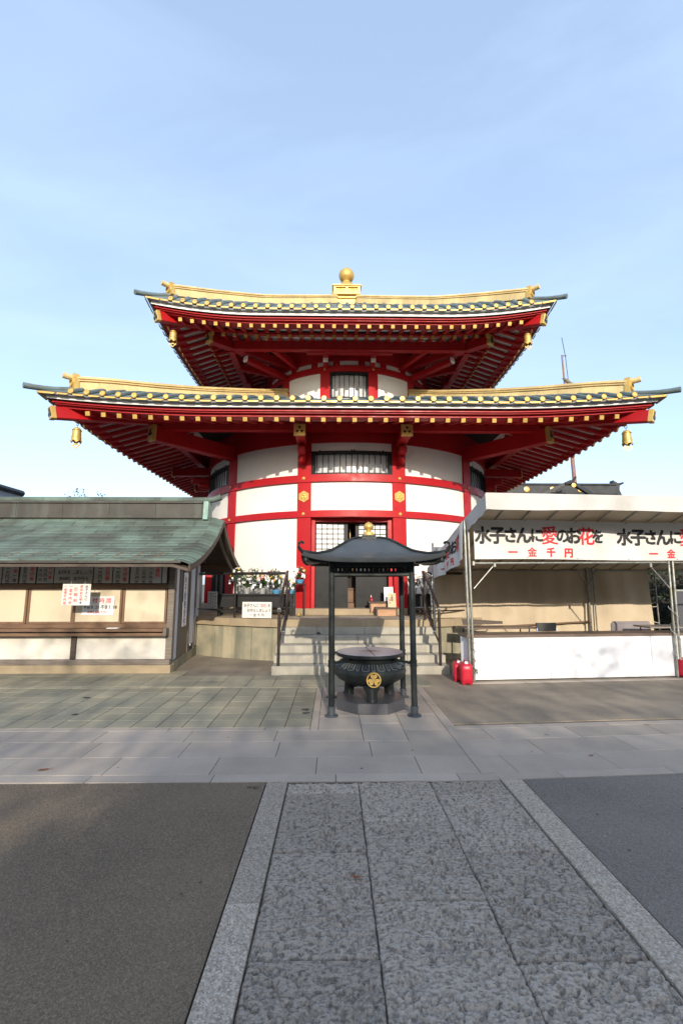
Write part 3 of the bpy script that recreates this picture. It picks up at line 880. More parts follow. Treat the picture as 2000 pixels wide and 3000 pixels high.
def corner_ridge(rf, k, o_in, o_out, h, n_pan, w=.15):
    zz = lambda o: rf.z(o, o)
    offs = np.linspace(o_in, o_out, n_pan + 1)
    ph = h * .46
    for a, c in zip(offs[:-1], offs[1:]):
        g = .0018
        m_ = (a + c) / 2
        pts = [dpt(k, o, zz(o) - .05) for o in (a + g, m_, c - g)]
        hh = ph + .05
        MB().sweep(pts, [(-w, 0), (w, 0), (w - .012, hh), (-w + .012, hh)]).obj('ridge_panel', GOLDR, tem)
    pts = [dpt(k, o, zz(o) + ph - .004) for o in np.linspace(o_in, o_out - .02, 24)]
    tp = MB()
    half = [(w - .04, 0), (w - .04, .028), (w + .006, .034), (w + .006, .058), (w - .035, .062), (w - .035, .082), (w + .004, .088), (w - .006, .118), (w * .72, .150), (w * .38, .172), (0, .178)]
    tp.sweep(pts, [(x_, y_) for x_, y_ in half] + [(-x_, y_) for x_, y_ in half[-2::-1]])
    tp.obj('ridge_moulding', GOLDR, tem)
    # end ornament with a ring, and the projecting round tile above it
    d = corner(rf, k).normalized(); sd = Vector((d.y, -d.x, 0)); p = dpt(k, o_out, zz(o_out) - .04)
    Mx = frame(p - d * .05, sd, (0, 0, 1), d if sd.cross(Vector((0, 0, 1))).dot(d) > 0 else -d)
    og = MB(); hh = h + .10
    og.prism([(-w - .05, 0), (w + .05, 0), (w + .025, .07), (w + .005, hh * .55), (w * .8, hh * .92), (w * .4, hh), (-w * .4, hh), (-w * .8, hh * .92), (-w - .005, hh * .55), (-w - .025, .07)], Mx, .10 if sd.cross(Vector((0, 0, 1))).dot(d) > 0 else -.10)
    Mr = frame(p + d * .05 + Vector((0, 0, hh * .52)), sd, (0, 0, 1), d)
    for q in range(18):
        a0, a1 = 2 * math.pi * q / 18, 2 * math.pi * (q + 1) / 18
        og.add([Mr @ Vector((r_ * math.cos(t), r_ * math.sin(t), h_)) for t in (a0, a1) for r_, h_ in ((.125, 0), (.12, .03), (.10, .035), (.085, .012), (.001, .004))], [(0, 4 + 1, 6, 1), (1, 6, 7, 2), (2, 7, 8, 3), (3, 8, 9, 4)])
    og.obj('ridge_end_ornament', GOLD, tem)
    z1 = zz(o_out) + h - .02
    MB().tube([dpt(k, o_out - .12, z1 - .03), dpt(k, o_out + .02, z1 - .02), dpt(k, o_out + .12, z1 - .02), dpt(k, o_out + .17, z1 - .01)], .062, 12, scale=[.8, 1, 1.05, 1.1]).obj('ridge_horn', GOLDR, tem)
    # patinated hip tile running out to the tip
    oo = np.linspace(o_out - .1, rf.W + .21, 7)
    ext = lambda o: rf.z(o, o) + .012 + (max(0, o - rf.W + .25) ** 1.6) * .32
    MB().tube([dpt(k, o, ext(o)) for o in oo], .058, 12, scale=[1, 1, 1, 1, 1, 1.02, 1.10]).obj('hip_tile', COPPER, tem)


for k in range(4):
    corner_ridge(LOW, k, 1.95, 6.15, .31, 12)
    corner_ridge(UP, k, .40, 4.72, .30, 12)


# hip beams and their gold caps
def hip_beam(k, o0, z0, o1, z1, w, h, cap=True, m=RED, name='hip_beam'):
    a, c = dpt(k, o0, z0), dpt(k, o1, z1)
    hb = MB().bar(a, c, w, h, .01).obj(name, m, tem)
    if cap:
        d = (c - a).normalized(); cb = MB(); cb.bar(c - d * .09, c + d * .012, w + .018, h + .018, .008)
        cp = cb.obj('beam_cap', GOLD, hb)
        x = d.cross(Vector((0, 0, 1))).normalized(); u = x.cross(d)
        eb = MB(); Mx = frame(c + d * .012, x, u, d)
        for q in range(3):
            t = R(90 + 120 * q); eb.lathe([(.05, 0), (.045, .008), (.001, .012)], 9, M=Mx @ Matrix.Translation((.06 * math.cos(t), .06 * math.sin(t), 0)))
        eb.obj('crest', IRON, cp)
    return hb


for k in range(4):
    hip_beam(k, 4.6, 5.62, 6.44, 5.15, .20, .25)
    hip_beam(k, 3.1, 5.14, 4.92, 5.22, .25, .38)
    hip_beam(k, 3.6, 8.72, 4.96, 8.27, .19, .24)
    hip_beam(k, 2.0, 8.42, 3.92, 8.275, .22, .25)
    hb = hip_beam(k, 1.95, 7.98, 3.05, 8.10, .17, .17, False, name='tail_beam')
    d = (dpt(k, 3.05, 8.10) - dpt(k, 1.95, 7.98)).normalized()
    MB().bar(dpt(k, 3.05, 8.10) - d * .05, dpt(k, 3.05, 8.10) + d * .03, .19, .19, .03).obj('beam_cap', FASC, hb, label='white painted end of the tail beam')

# purlins, arms and brackets under the eaves
for k in (0, 1, 3):
    b = MB(); pts = [side(k, t, 4.75, 5.43) for t in np.linspace(-4.7, 4.7, 9)]
    b.sweep(pts, [(-.1, -.10), (.1, -.10), (.1, .14), (-.1, .14)]).obj('purlin', RED, tem)
    b = MB(); pts = [side(k, t, 3.42, 8.30) for t in np.linspace(-3.3, 3.3, 7)]
    b.sweep(pts, [(-.09, -.13), (.09, -.13), (.09, .13), (-.09, .13)]).obj('purlin', RED, tem)
    MB().bar(side(k, -1.25, 3.30, 8.21), side(k, 1.25, 3.30, 8.21), .16, .16, .03).obj('purlin', RED, tem)
    for t in (-1.24, 1.24):
        a, c = side(k, t, 4.3, 5.12), side(k, t, 5.60, 5.085)
        ab = MB().bar(a, c, .22, .24, .01).obj('projecting_arm', RED, tem)
        d = (c - a).normalized(); cp = MB().bar(c - d * .02, c + d * .02, .275, .285, .012).obj('beam_cap', GOLD, ab)
        x = d.cross(Vector((0, 0, 1))).normalized(); u = x.cross(d); Mx = frame(c + d * .021, x, u, d)
        eb = MB()
        for q in range(3):
            th = R(90 + 120 * q)
            eb.prism([(.02 * math.cos(th), .02 * math.sin(th)), (.085 * math.cos(th - .5), .085 * math.sin(th - .5)), (.09 * math.cos(th), .09 * math.sin(th)), (.085 * math.cos(th + .5), .085 * math.sin(th + .5))], Mx, .004)
        eb.obj('crest', IRON, cp)
        br = MB(); br.bar(side(k, t, 4.3, 4.80), side(k, t, 4.98, 4.82), .19, .20, .03); br.bar(side(k, t, 4.3, 4.62), side(k, t, 4.78, 4.66), .17, .18, .05)
        br.obj('bracket', RED, tem)
    for t in (-.70, .70):
        br = MB(); br.bar(side(k, t, 2.55, 8.02), side(k, t, 3.12, 8.06), .14, .15, .03); br.bar(side(k, t, 2.55, 8.16), side(k, t, 3.3, 8.17), .15, .13, .02)
        bo = br.obj('bracket', RED, tem)
        MB().bar(side(k, t, 3.10, 8.06), side(k, t, 3.135, 8.062), .145, .155, .01).obj('beam_cap', FASC, bo)
    for t in (-2.2, 2.2):
        MB().bar(side(k, t * .72, 2.2, 8.24), side(k, t, 3.42, 8.24), .14, .2, .02).obj('bracket', RED, tem)
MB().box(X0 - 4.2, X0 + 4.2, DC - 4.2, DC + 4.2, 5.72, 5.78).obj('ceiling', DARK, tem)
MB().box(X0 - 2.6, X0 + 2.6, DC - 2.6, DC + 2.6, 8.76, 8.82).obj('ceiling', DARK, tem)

# finial
fin = MB()
fin.box(X0 - .386, X0 + .386, DC - .386, DC + .386, 11.42, 11.64, c=.015); fin.box(X0 - .36, X0 + .36, DC - .36, DC + .36, 11.64, 11.80, c=.012); fin.box(X0 - .41, X0 + .41, DC - .41, DC + .41, 11.80, 11.90, c=.015)
fo = fin.obj('finial', GOLD, tem)
bx = MB(); bx.box(X0 - .50, X0 + .50, DC - .50, DC + .50, 11.90, 12.00, c=.01); bx.box(X0 - .47, X0 + .47, DC - .43, DC + .43, 12.0, 12.22, c=.004)
bx.box(X0 - .53, X0 + .53, DC - .53, DC + .53, 12.22, 12.275, c=.01)
for sx in (-1, 0, 1): bx.box(X0 + sx * .44 - .04, X0 + sx * .44 + .04, DC - .495, DC - .42, 12.0, 12.22)
for sx in (-1, 1):
    for q in (-.1, 0, .1): bx.lathe([(.045, 0), (.035, .02), (.001, .03)], 8, M=frame((X0 + sx * .22 + q, DC - .43, 12.11 + (.02 if q == 0 else -.015)), (1, 0, 0), (0, 0, 1), (0, -1, 0)))
bx.box(X0 - .475, X0 + .475, DC - .494, DC - .42, 12.0, 12.035); bx.box(X0 - .475, X0 + .475, DC - .494, DC - .42, 12.185, 12.22)
bx.obj('finial_box', GOLD, fo)
ball = [(.30, 12.275), (.29, 12.30), (.20, 12.36), (.15, 12.45), (.12, 12.55), (.14, 12.62)]
MB().lathe([(.35, 12.275), (.35, 12.40), (.32, 12.49), (.23, 12.59), (.15, 12.66), (.145, 12.70), (.17, 12.735)] + [(.285 * math.cos(t), 12.96 + .285 * math.sin(t)) for t in np.linspace(-.85, 1.45, 14)] + [(.02, 13.25), (.003, 13.27)], 32, at=(X0, DC, 0)).obj('finial_jewel', GOLD, fo)


# ---------------------------------------------------------------- wind bells
def bell(label, p, sc):
    t = thing('wind_bell', label, 'bell', p, R(random.uniform(-15, 15)), 'gilded wind bells under the roof corners')
    M0 = WM[t.name]
    k = sc
    b = MB(); prof = [(.004, .245), (.05, .24), (.078, .215), (.088, .17), (.09, .1), (.098, .02), (.104, -.06), (.098, -.058), (.085, .1), (.06, .2)]
    b.lathe([(r_ * k, (z_ - .42) * k) for r_, z_ in prof], 20)
    # cusped rim
    for q in range(6):
        a = R(60 * q); n_ = Vector((math.cos(a), math.sin(a), 0)); tt = Vector((-n_.y, n_.x, 0))
        b.add([(n_ * .1035 + tt * x_ + Vector((0, 0, z_ - .42))) * k for x_, z_ in ((-.05, -.055), (.05, -.055), (.028, -.082), (0, -.105), (-.028, -.082))], [(0, 1, 2, 3, 4)])
    for z_ in (.015, .175): b.lathe([(r_ * k, (zz - .42) * k) for r_, zz in ((.094, z_), (.102, z_ + .004), (.094, z_ + .012))], 20)
    bo = b.obj('bell_body', GOLD, t, M0)
    h = MB(); h.tube([Vector(q) * k for q in ((0, 0, 0), (0, 0, -.05), (.025, 0, -.075), (.03, 0, -.1), (0, 0, -.125), (-.028, 0, -.11), (-.028, 0, -.095))], .007 * k, 6)
    h.tube([Vector(q) * k for q in ((0, 0, -.115), (0, 0, -.185))], .006 * k, 6); h.obj('hook', IRON, t, M0)
    c = MB(); Mx = frame(Vector((0, 0, -.60 * k)), (1, 0, 0), (0, 0, 1)); poly = [(-.10, .055), (-.055, .035), (-.03, .062), (0, .075), (.03, .062), (.055, .035), (.10, .055), (.085, .01), (.045, -.015), (.03, -.035), (0, -.055), (-.03, -.035), (-.045, -.015), (-.085, .01)]
    hole = [(.045 * math.cos(R(90 - 360 / 14 * i)), .028 * math.sin(R(90 - 360 / 14 * i)) + .008) for i in range(14)]
    outer = poly[3:] + poly[:3]
    vs = [Mx @ Vector((x * k, y * k, z)) for z in (0, .008 * k) for x, y in outer + hole]; n = 14
    fs = []
    for i in range(n):
        j = (i + 1) % n
        fs += [(i, n + i, n + j, j), (2 * n + i, 2 * n + j, 3 * n + j, 3 * n + i), (i, j, 2 * n + j, 2 * n + i), (n + i, 3 * n + i, 3 * n + j, n + j)]
    c.add(vs, fs)
    c.tube([Vector((0, 0, -.40 * k)), Vector((0, 0, -.53 * k))], .005 * k, 5)
    c.obj('clapper_plate', GOLD, t, M0, smooth=0)
    return t


bell('gilded wind bell under the left front corner of the lower roof', dpt(3, 6.06, 5.13), 1.0)
bell('gilded wind bell under the right front corner of the lower roof', dpt(0, 6.06, 5.13), 1.0)
bell('small gilded wind bell under the left front corner of the upper roof', dpt(3, 4.62, 8.24), .95)
bell('small gilded wind bell under the right front corner of the upper roof', dpt(0, 4.62, 8.24), .95)

# pigeon on the ridge
pg = MB(); P0 = dpt(0, 5.25, LOW.z(5.25, 5.25) + .335)
pg.lathe([(.003, -.10), (.03, -.08), (.05, -.02), (.052, .03), (.035, .08), (.01, .1)], 10, M=frame(P0 + Vector((0, 0, .06)), (0, 0, 1), (0, 1, 0), Vector((-.9, 0, .45)).normalized()))
pg.lathe([(.003, -.032), (.026, -.01), (.028, .012), (.004, .034)], 9, at=P0 + Vector((-.085, 0, .125)))
pg.bar(P0 + Vector((.06, 0, .03)), P0 + Vector((.17, 0, -.01)), .04, .012); pg.bar(P0 + Vector((-.105, 0, .125)), P0 + Vector((-.14, 0, .12)), .008, .008)
for s in (-.015, .015): pg.bar(P0 + Vector((0, s, .03)), P0 + Vector((0, s, -.025)), .007, .007)
tag(pg.obj('pigeon', WOODG), 'small pigeon perched on the golden ridge of the lower roof', 'bird')

# ---------------------------------------------------------------- podium and steps
pod = thing('stone_podium', 'round stone podium carrying the temple with its front steps', 'podium', (X0, DC, 0))
arc_piece(MB(), .5, 6.02, -math.pi, math.pi - 1e-3, -.02, .70, 96).obj('core', STONEB, pod)
arc_piece(MB(), .4, 5.95, -math.pi, math.pi - 1e-3, .70, .838, 96).obj('floor', STONEB, pod)
for a0 in np.arange(-90, 90, 4.6):
    a1 = a0 + 4.6
    arc_piece(MB(), 5.99, 6.12 + random.uniform(-.003, .003), R(a0 + .035), R(a1 - .035), -.02, .675, 3).obj('wall_stone', PODW, pod)
for a0 in np.arange(-90, 90, 9.2):
    arc_piece(MB(), 5.7, 6.19, R(a0 + .02), R(a0 + 9.18), .68, .84 + random.uniform(-.0015, .0015), 6).obj('coping_stone', STONEB, pod)
for i in range(6):
    y0 = 8.575 + .295 * i
    xs = [-1.10, -.35 + (.2 if i % 2 else 0), .62 - (.15 if i % 2 else 0), 1.35, 2.055]
    for xa, xb in zip(xs[:-1], xs[1:]):
        MB().box(xa + .002, xb - .002, y0, y0 + .31 if i < 5 else y0 + .75, .14 * i - (.02 if i == 0 else -.001), .14 * (i + 1) + random.uniform(-.001, .001), c=.008).obj('step_stone', STEP, pod)
for nm, poly in (('stain', [(-.32, .79), (-.05, .80), (-.02, .72), (-.10, .705), (-.2, .725), (-.29, .705)]), ('stain', [(-.36, .58), (-.31, .62), (-.27, .59), (-.25, .56), (-.3, .555), (-.33, .53), (-.335, .56)])):
    y = 8.575 + .295 * (5 if poly[0][1] > .7 else 4) - .002
    MB().prism(poly, frame((0, y, 0), (1, 0, 0), (0, 0, 1)), .001).obj('stain', STAIN, pod, smooth=0)
fill = MB().box(-1.098, 2.053, 8.9, 10.4, -.02, .139); 
for i in range(1, 5): fill.box(-1.097, 2.052, 8.86 + .295 * i, 10.4, .14 * i, .14 * (i + 1) - .002)
fill.obj('step_core', STONEB, pod)


# ---------------------------------------------------------------- handrails
def stair_rail(x, label):
    t = thing('stair_handrail', label, 'handrail', (x, 8.62, .14), group='steel stair handrails')
    r = .027
    MB().tube([(x, 8.62, .14), (x, 8.62, 1.10)], r, 10).obj('post', STEEL, t)
    MB().tube([(x, 9.95, .84), (x, 9.95, 1.82)], r, 10).obj('post', STEEL, t)
    MB().tube([(x, 8.615, 1.09), (x, 8.66, 1.15), (x, 9.9, 1.815), (x, 9.97, 1.83), (x, 10.1, 1.835)], r, 10).obj('rail', STEEL, t)
    xo = x + (.06 if x < .5 else -.06)
    MB().tube([(xo, 8.78, .70), (xo, 8.80, .74), (xo, 9.93, 1.47), (xo, 9.99, 1.50)], .022, 10).obj('rail', STEEL, t)
    MB().tube([(x, 8.66, .52), (x, 9.95, 1.03)], .017, 8).obj('lower_bar', STEEL, t)
    cl = MB(); cl.lathe([(.032, -.035), (.034, 0), (.03, .035)], 12, at=(x, 8.62, 1.115)); cl.lathe([(.026, -.03), (.028, 0), (.024, .03)], 12, at=(xo, 8.78, .70))
    cl.obj('bright_sleeve', CHROME, t)
    return t


stair_rail(-.985, 'brown steel handrail left of the temple steps')
stair_rail(1.90, 'brown steel handrail right of the temple steps beside the tent')


def guard(a0, a1, label):
    t = thing('guard_rail', label, 'railing', polar(6.05, a0, .84), group='podium guard rails')
    aa = np.linspace(a0, a1, 18)
    MB().tube([polar(6.05, a, 1.80) for a in aa], .03, 10).obj('rail', STEEL, t)
    MB().tube([polar(6.05, a, 1.0) for a in aa], .016, 8).obj('lower_bar', STEEL, t)
    n = max(2, int(abs(a1 - a0) / .19))
    for i in range(1, n + 1):
        a = a0 + (a1 - a0) * i / n
        MB().tube([polar(6.05, a, .84), polar(6.05, a, 1.79)], .023, 8).obj('post', STEEL, t)
    return t


guard(math.asin((-.985 - X0) / 6.05), R(-62), 'steel guard rail along the podium edge behind the flower sign')
guard(math.asin((1.90 - X0) / 6.05), R(62), 'steel guard rail along the podium edge behind the tent')


# ---------------------------------------------------------------- incense burner and its shelter
IX, IY = .478, 6.45
sh = thing('incense_shelter', 'dark bronze shelter with curled roof over the incense burner', 'shelter', (IX, IY, 0))


def shelter_z(t, s):
    p = [(0.0, 2.205), (.14, 2.195), (.25, 2.165), (.38, 2.075), (.52, 1.975), (.68, 1.91), (.84, 1.885)]
    z = p[-1][1]
    for (s0, z0), (s1, z1) in zip(p[:-1], p[1:]):
        if s <= s1: u = (s - s0) / (s1 - s0); z = z0 + (z1 - z0) * u; break
    u = abs(t) / max(s, .01)
    return z + .075 * (u ** 4) * (s / .84) ** 3


def sside(k, t, s, z): return Vector(((IX + t, IY - s), (IX + s, IY + t), (IX - t, IY + s), (IX - s, IY - t))[k] + (z,))


for k in range(4):
    b = MB()
    def top(u, v, k=k):
        s = .10 + .745 * v; t = (2 * u - 1) * s
        return sside(k, t, s, shelter_z(t, s))
    b.grid(top, 22, 16, True)
    def bot(u, v, k=k):
        s = .10 + .745 * v; t = (2 * u - 1) * s
        return sside(k, t, s, shelter_z(t, s) - .035)
    b.grid(bot, 22, 16)
    b.grid(lambda u, v, k=k: sside(k, (2 * u - 1) * .845, .845, shelter_z((2 * u - 1) * .845, .845) - .036 * (1 - v)), 22, 1)
    b.obj('roof_slope', ROOFB, sh)
    ed = MB(); pts = [sside(k, t, .858, shelter_z(t, .845) - .018) for t in np.linspace(-.85, .85, 23)]
    ed.sweep(pts, [(-.014, -.026), (.012, -.026), (.016, 0), (.012, .024), (-.014, .024)]).obj('roof_edge', EDGE, sh)
    dd = Vector(((1, -1), (1, 1), (-1, 1), (-1, -1))[k] + (0,)); c0 = Vector((IX, IY, 0))
    hp = [c0 + dd * o + Vector((0, 0, shelter_z(o, o) + .012)) for o in np.linspace(.11, .85, 14)]
    MB().tube(hp, .016, 8).obj('hip_roll', IRON, sh)
    ze = shelter_z(.85, .85)
    cu = [c0 + dd * o + Vector((0, 0, ze + z)) for o, z in ((.79, -.005), (.84, .0), (.875, .02), (.897, .06), (.895, .10), (.872, .122), (.850, .115), (.846, .098))]
    MB().tube(cu, .019, 8, scale=[.9, 1.1, 1.1, 1, .9, .85, .85, 1.0]).obj('corner_curl', IRON, sh)
    # drop block under the corner
    cb = MB(); cb.bar(c0 + dd * .55 + Vector((0, 0, 1.875)), c0 + dd * .83 + Vector((0, 0, ze - .075)), .05, .075, .012); cb.obj('hip_rafter', IRON, sh)
    p0, p1 = sside(k, -.505 if k % 2 == 0 else -.475, .475 if k % 2 == 0 else .505, 0), sside(k, .505 if k % 2 == 0 else .475, .475 if k % 2 == 0 else .505, 0)
    bm = MB(); bm.bar(p0 + Vector((0, 0, 1.715)), p1 + Vector((0, 0, 1.715)), .04, .06, .006); bm.bar(p0 + Vector((0, 0, 1.855)), p1 + Vector((0, 0, 1.855)), .05, .10, .006)
    bm.obj('beam', IRON, sh)
    for q in range(1, 18):
        pp = p0.lerp(p1, q / 18.0)
        MB().bar(pp + Vector((0, 0, 1.74)), pp + Vector((0, 0, 1.81)), .030, .018, up=(0, 1, 0) if k % 2 == 0 else (1, 0, 0)).obj('slat', IRON, sh)
for sx in (-1, 1):
    for sy in (-1, 1):
        px, py = IX + sx * .505, IY + sy * .475
        p = MB(); p.lathe([(.038, .0), (.038, 1.86)], 16, at=(px, py, 0)); po = p.obj('post', IRON, sh)
        f = MB().lathe([(.082, 0), (.082, .012), (.075, .018), (.045, .02), (.045, .095), (.05, .10), (.05, .112), (.038, .116)], 20, at=(px, py, .0)); f.obj('foot_flange', ROOFB, po)
        c = MB().lathe([(.038, .575), (.047, .578), (.047, .59), (.042, .594), (.042, .635), (.047, .639), (.047, .652), (.038, .655)], 16, at=(px, py, 0)); c.obj('collar', IRON, po)
        d = Vector((-sx, -sy, 0)).normalized()
        s_ = MB().bar(Vector((px, py, .615)), Vector((px, py, .615)) + d * .33 + Vector((0, 0, .012)), .022, .03); s_.obj('bracket', IRON, po)
bp = MB(); bp.box(IX - .115, IX + .115, IY - .115, IY + .115, 2.185, 2.222, c=.004); bp.box(IX - .095, IX + .095, IY - .095, IY + .095, 2.222, 2.245, c=.004); bp.obj('finial_base', IRON, sh)
MB().lathe([(.078, 2.245), (.08, 2.255), (.07, 2.285), (.038, 2.298), (.032, 2.308), (.038, 2.318), (.062, 2.34), (.07, 2.365), (.066, 2.39), (.045, 2.415), (.012, 2.43), (.002, 2.437)], 24, at=(IX, IY, 0)).obj('finial', GOLD, sh)

pb = MB(); ap = .435; oc = [(ap / math.cos(R(22.5)) * math.cos(R(22.5 + 45 * i)), ap / math.cos(R(22.5)) * math.sin(R(22.5 + 45 * i))) for i in range(8)]
pb.prism(oc, Matrix.Translation((IX, IY, -.005)), .133)
tag(pb.obj('burner_plinth', mat('dark_granite', (0.075, 0.075, 0.082), 0.45, col2=(0.055, 0.055, 0.06), nscale=4, speck=((0.03, 0.03, 0.03), (0.14, 0.14, 0.15)), sscale=240, sfac=.4)), 'low octagonal dark stone plinth under the incense burner', 'plinth')
ib = thing('incense_burner', 'black bronze incense burner bowl with gold crest and flat lid', 'incense burner', (IX, IY, .128))
prof = [(.10, .27), (.22, .278), (.33, .315), (.42, .365), (.468, .42), (.478, .46), (.462, .505), (.43, .54), (.40, .565), (.385, .585), (.37, .60), (.36, .62), (.365, .64), (.41, .655), (.43, .66)]
MB().lathe(prof, 56, at=(IX, IY, 0)).obj('bowl', IRON, ib)
MB().lathe([(.40, .648), (.438, .65), (.444, .658), (.444, .688), (.438, .694)], 56, at=(IX, IY, 0)).obj('lid_rim', IRON, ib)
lid = MB().lathe([(.436, 0), (.434, .003), (.001, .0035)], 56).obj('lid', LID, ib, Matrix.Translation((IX, IY, .694)))
se = MB().bar((IX - .03, IY + .40, .6985), (IX + .035, IY - .435, .6985), .007, .003); se.obj('lid_seam', DARK, lid)
for a in (-90, 30, 150):
    lg = MB(); d = Vector((math.cos(R(a)), math.sin(R(a)), 0)); c0 = Vector((IX, IY, 0))
    lg.tube([c0 + d * .20 + Vector((0, 0, .36)), c0 + d * .27 + Vector((0, 0, .29)), c0 + d * .305 + Vector((0, 0, .24)), c0 + d * .315 + Vector((0, 0, .17)), c0 + d * .318 + Vector((0, 0, .128))], .070, 14, scale=[1.8, 1.5, 1.02, .92, 1.04])
    lg.obj('leg', IRON, ib)
for i in range(28):
    a = 2 * math.pi * i / 28 + .03
    pt = MB()
    wide = i % 2 == 0
    w_ = .088 if wide else .03
    def sp(q, h):   # on the bowl shoulder: q along the rim, h from 0 (top) to 1 (bottom)
        rr = .388 + (.458 - .388) * h; zz_ = .580 + (.512 - .580) * h
        return Vector((IX + (rr + .003) * math.cos(a + q / .42), IY + (rr + .003) * math.sin(a + q / .42), zz_ + .004))
    n = 8; edge = [(-w_ / 2, 0)] + [(-w_ / 2 * (1.05 - .05 * h), h) for h in (.4, .75)] + [(w_ / 2 * math.cos(t) * -1, .8 + .2 * math.sin(t)) for t in np.linspace(0, math.pi, n)] + [(w_ / 2, .75), (w_ / 2, .4), (w_ / 2, 0)]
    pt.tube([sp(*e) for e in edge], .0045, 5)
    if wide:
        for qq in (-.02, .02):
            pt.tube([sp(qq + x_, h_) for x_, h_ in ((-.013, .05), (-.014, .5), (-.007, .68), (.007, .68), (.014, .5), (.013, .05))], .003, 4)
    pt.obj('lotus_petal', IRONG, ib)
# round gold crest of three leaves
cr_ = MB(); cz, cy = .418, IY - .472
Mx = frame((IX + .012, cy - .003, cz), (1, 0, -0), Vector((0, -.14, 1)).normalized())
Mx = frame((IX + .012, cy - .006, cz), (1, 0, 0), Vector((0, .0, 1)))
for q in range(32):
    a0, a1 = 2 * math.pi * q / 32, 2 * math.pi * (q + 1) / 32
    cr_.add([Mx @ Vector((r_ * math.cos(t), r_ * math.sin(t), h_)) for t in (a0, a1) for r_, h_ in ((.090, -.02), (.090, .008), (.076, .008), (.076, -.002))], [(0, 4, 5, 1), (1, 5, 6, 2), (2, 6, 7, 3)])
cr_.m = 1; cr_.lathe([(.077, -.004), (.077, 0), (.001, .0005)], 32, M=Mx); cr_.m = 0
for q in range(3):
    t = R(90 + 120 * q); Ml = Mx @ Matrix.Rotation(t - R(90), 4, 'Z') @ Matrix.Translation((0, .037, .001))
    heart = []
    for i in range(28):
        u = 2 * math.pi * i / 28
        heart.append((.037 * math.sin(u) ** 3 * 1.0, -.0024 * (13 * math.cos(u) - 5 * math.cos(2 * u) - 2 * math.cos(3 * u) - math.cos(4 * u)) * -1))
    heart = [(x_ * 1.12, y_ * 1.08) for x_, y_ in heart]
    cr_.prism(heart[::-1] if True else heart, Ml, .005)
    for vx in (-.5, -.2, .2, .5):
        cr_.m = 1; cr_.bar(Ml @ Vector((0, -.028, .0052)), Ml @ Vector((vx * .05, .022 - abs(vx) * .02, .0052)), .0016, .0006, up=(0, -1, 0)); cr_.m = 0
cr_.obj('crest', [GOLD, BLACK], ib, label='round gold crest of three leaves')

# ---------------------------------------------------------------- ticket booth on the left
bt = thing('reception_booth', 'wooden reception booth with green copper shingle roof on the left of the temple', 'booth', (-5.5, 9.9, 0))
XL = -8.6
sx_ = lambda y: -2.95 - (y - 8.79) * .085          # the side wall runs slightly inwards


def swall(b, ya, yb, z0, z1, out_, th=.05, c=.004):
    vs = [(sx_(ya) + out_, ya), (sx_(yb) + out_, yb), (sx_(yb) + out_ - th, yb), (sx_(ya) + out_ - th, ya)]
    b.prism(vs, Matrix.Translation((0, 0, z0)), z1 - z0); return b


MB().box(XL, -2.92, 8.735, 8.95, -.02, .14, c=.01).obj('stone_base', STONEB, bt)
swall(MB(), 8.955, 11.2, -.02, .17, .02, .2).obj('stone_base', PODW, bt)
MB().box(XL, -2.945, 8.745, 8.92, .141, .232, c=.008).obj('sill_beam', WOODG, bt)
for xa, xb in ((XL, -6.5), (-6.41, -4.755), (-4.66, -3.045)):
    MB().box(xa, xb, 8.83, 8.87, .232, .64).obj('plaster_panel', PLASTER2, bt)
for x in (-6.455, -4.707): MB().box(x - .047, x + .047, 8.795, 8.88, .232, .645, c=.005).obj('short_post', WOODD, bt)
MB().box(-3.045, -2.93, 8.775, 8.90, .232, 2.05, c=.006).obj('corner_post', WOODG, bt)
sf = MB().box(XL, -3.05, 8.60, 8.86, .735, .785, c=.006).obj('counter_shelf', WOOD, bt)
MB().box(XL, -3.052, 8.655, 8.83, .652, .708, c=.006).obj('lower_rail', WOOD, bt)
MB().box(-3.052, -2.99, 8.62, 8.80, .655, .79, c=.005).obj('shelf_bracket', WOODG, bt)
MB().box(XL, -3.046, 8.79, 8.87, .785, .858, c=.004).obj('window_sill', WOOD, bt)
MB().box(XL, -3.046, 8.785, 8.87, 1.502, 1.575, c=.004).obj('window_head', WOOD, bt)
xs = [-8.25, -7.37, -6.49, -5.612, -4.772, -3.888, -3.075]
for i, (xa, xb) in enumerate(zip(xs[:-1], xs[1:])):
    y = 8.835 if i % 2 else 8.815
    pn = MB().box(xa + .02, xb - .02, y, y + .012, .862, 1.50).obj('sliding_window', CREAM, bt)
    f = MB()
    for e in (xa + .005, xb - .04): f.box(e, e + .042, y - .014, y + .022, .86, 1.50, c=.003)
    f.box(xa + .047, xb - .04, y - .013, y + .02, .86, .895); f.box(xa + .047, xb - .04, y - .013, y + .02, 1.478, 1.50)
    f.obj('window_frame', WOODV, pn)
MB().box(XL, -3.046, 8.84, 8.88, 1.575, 2.25).obj('upper_wall', WOODD, bt)
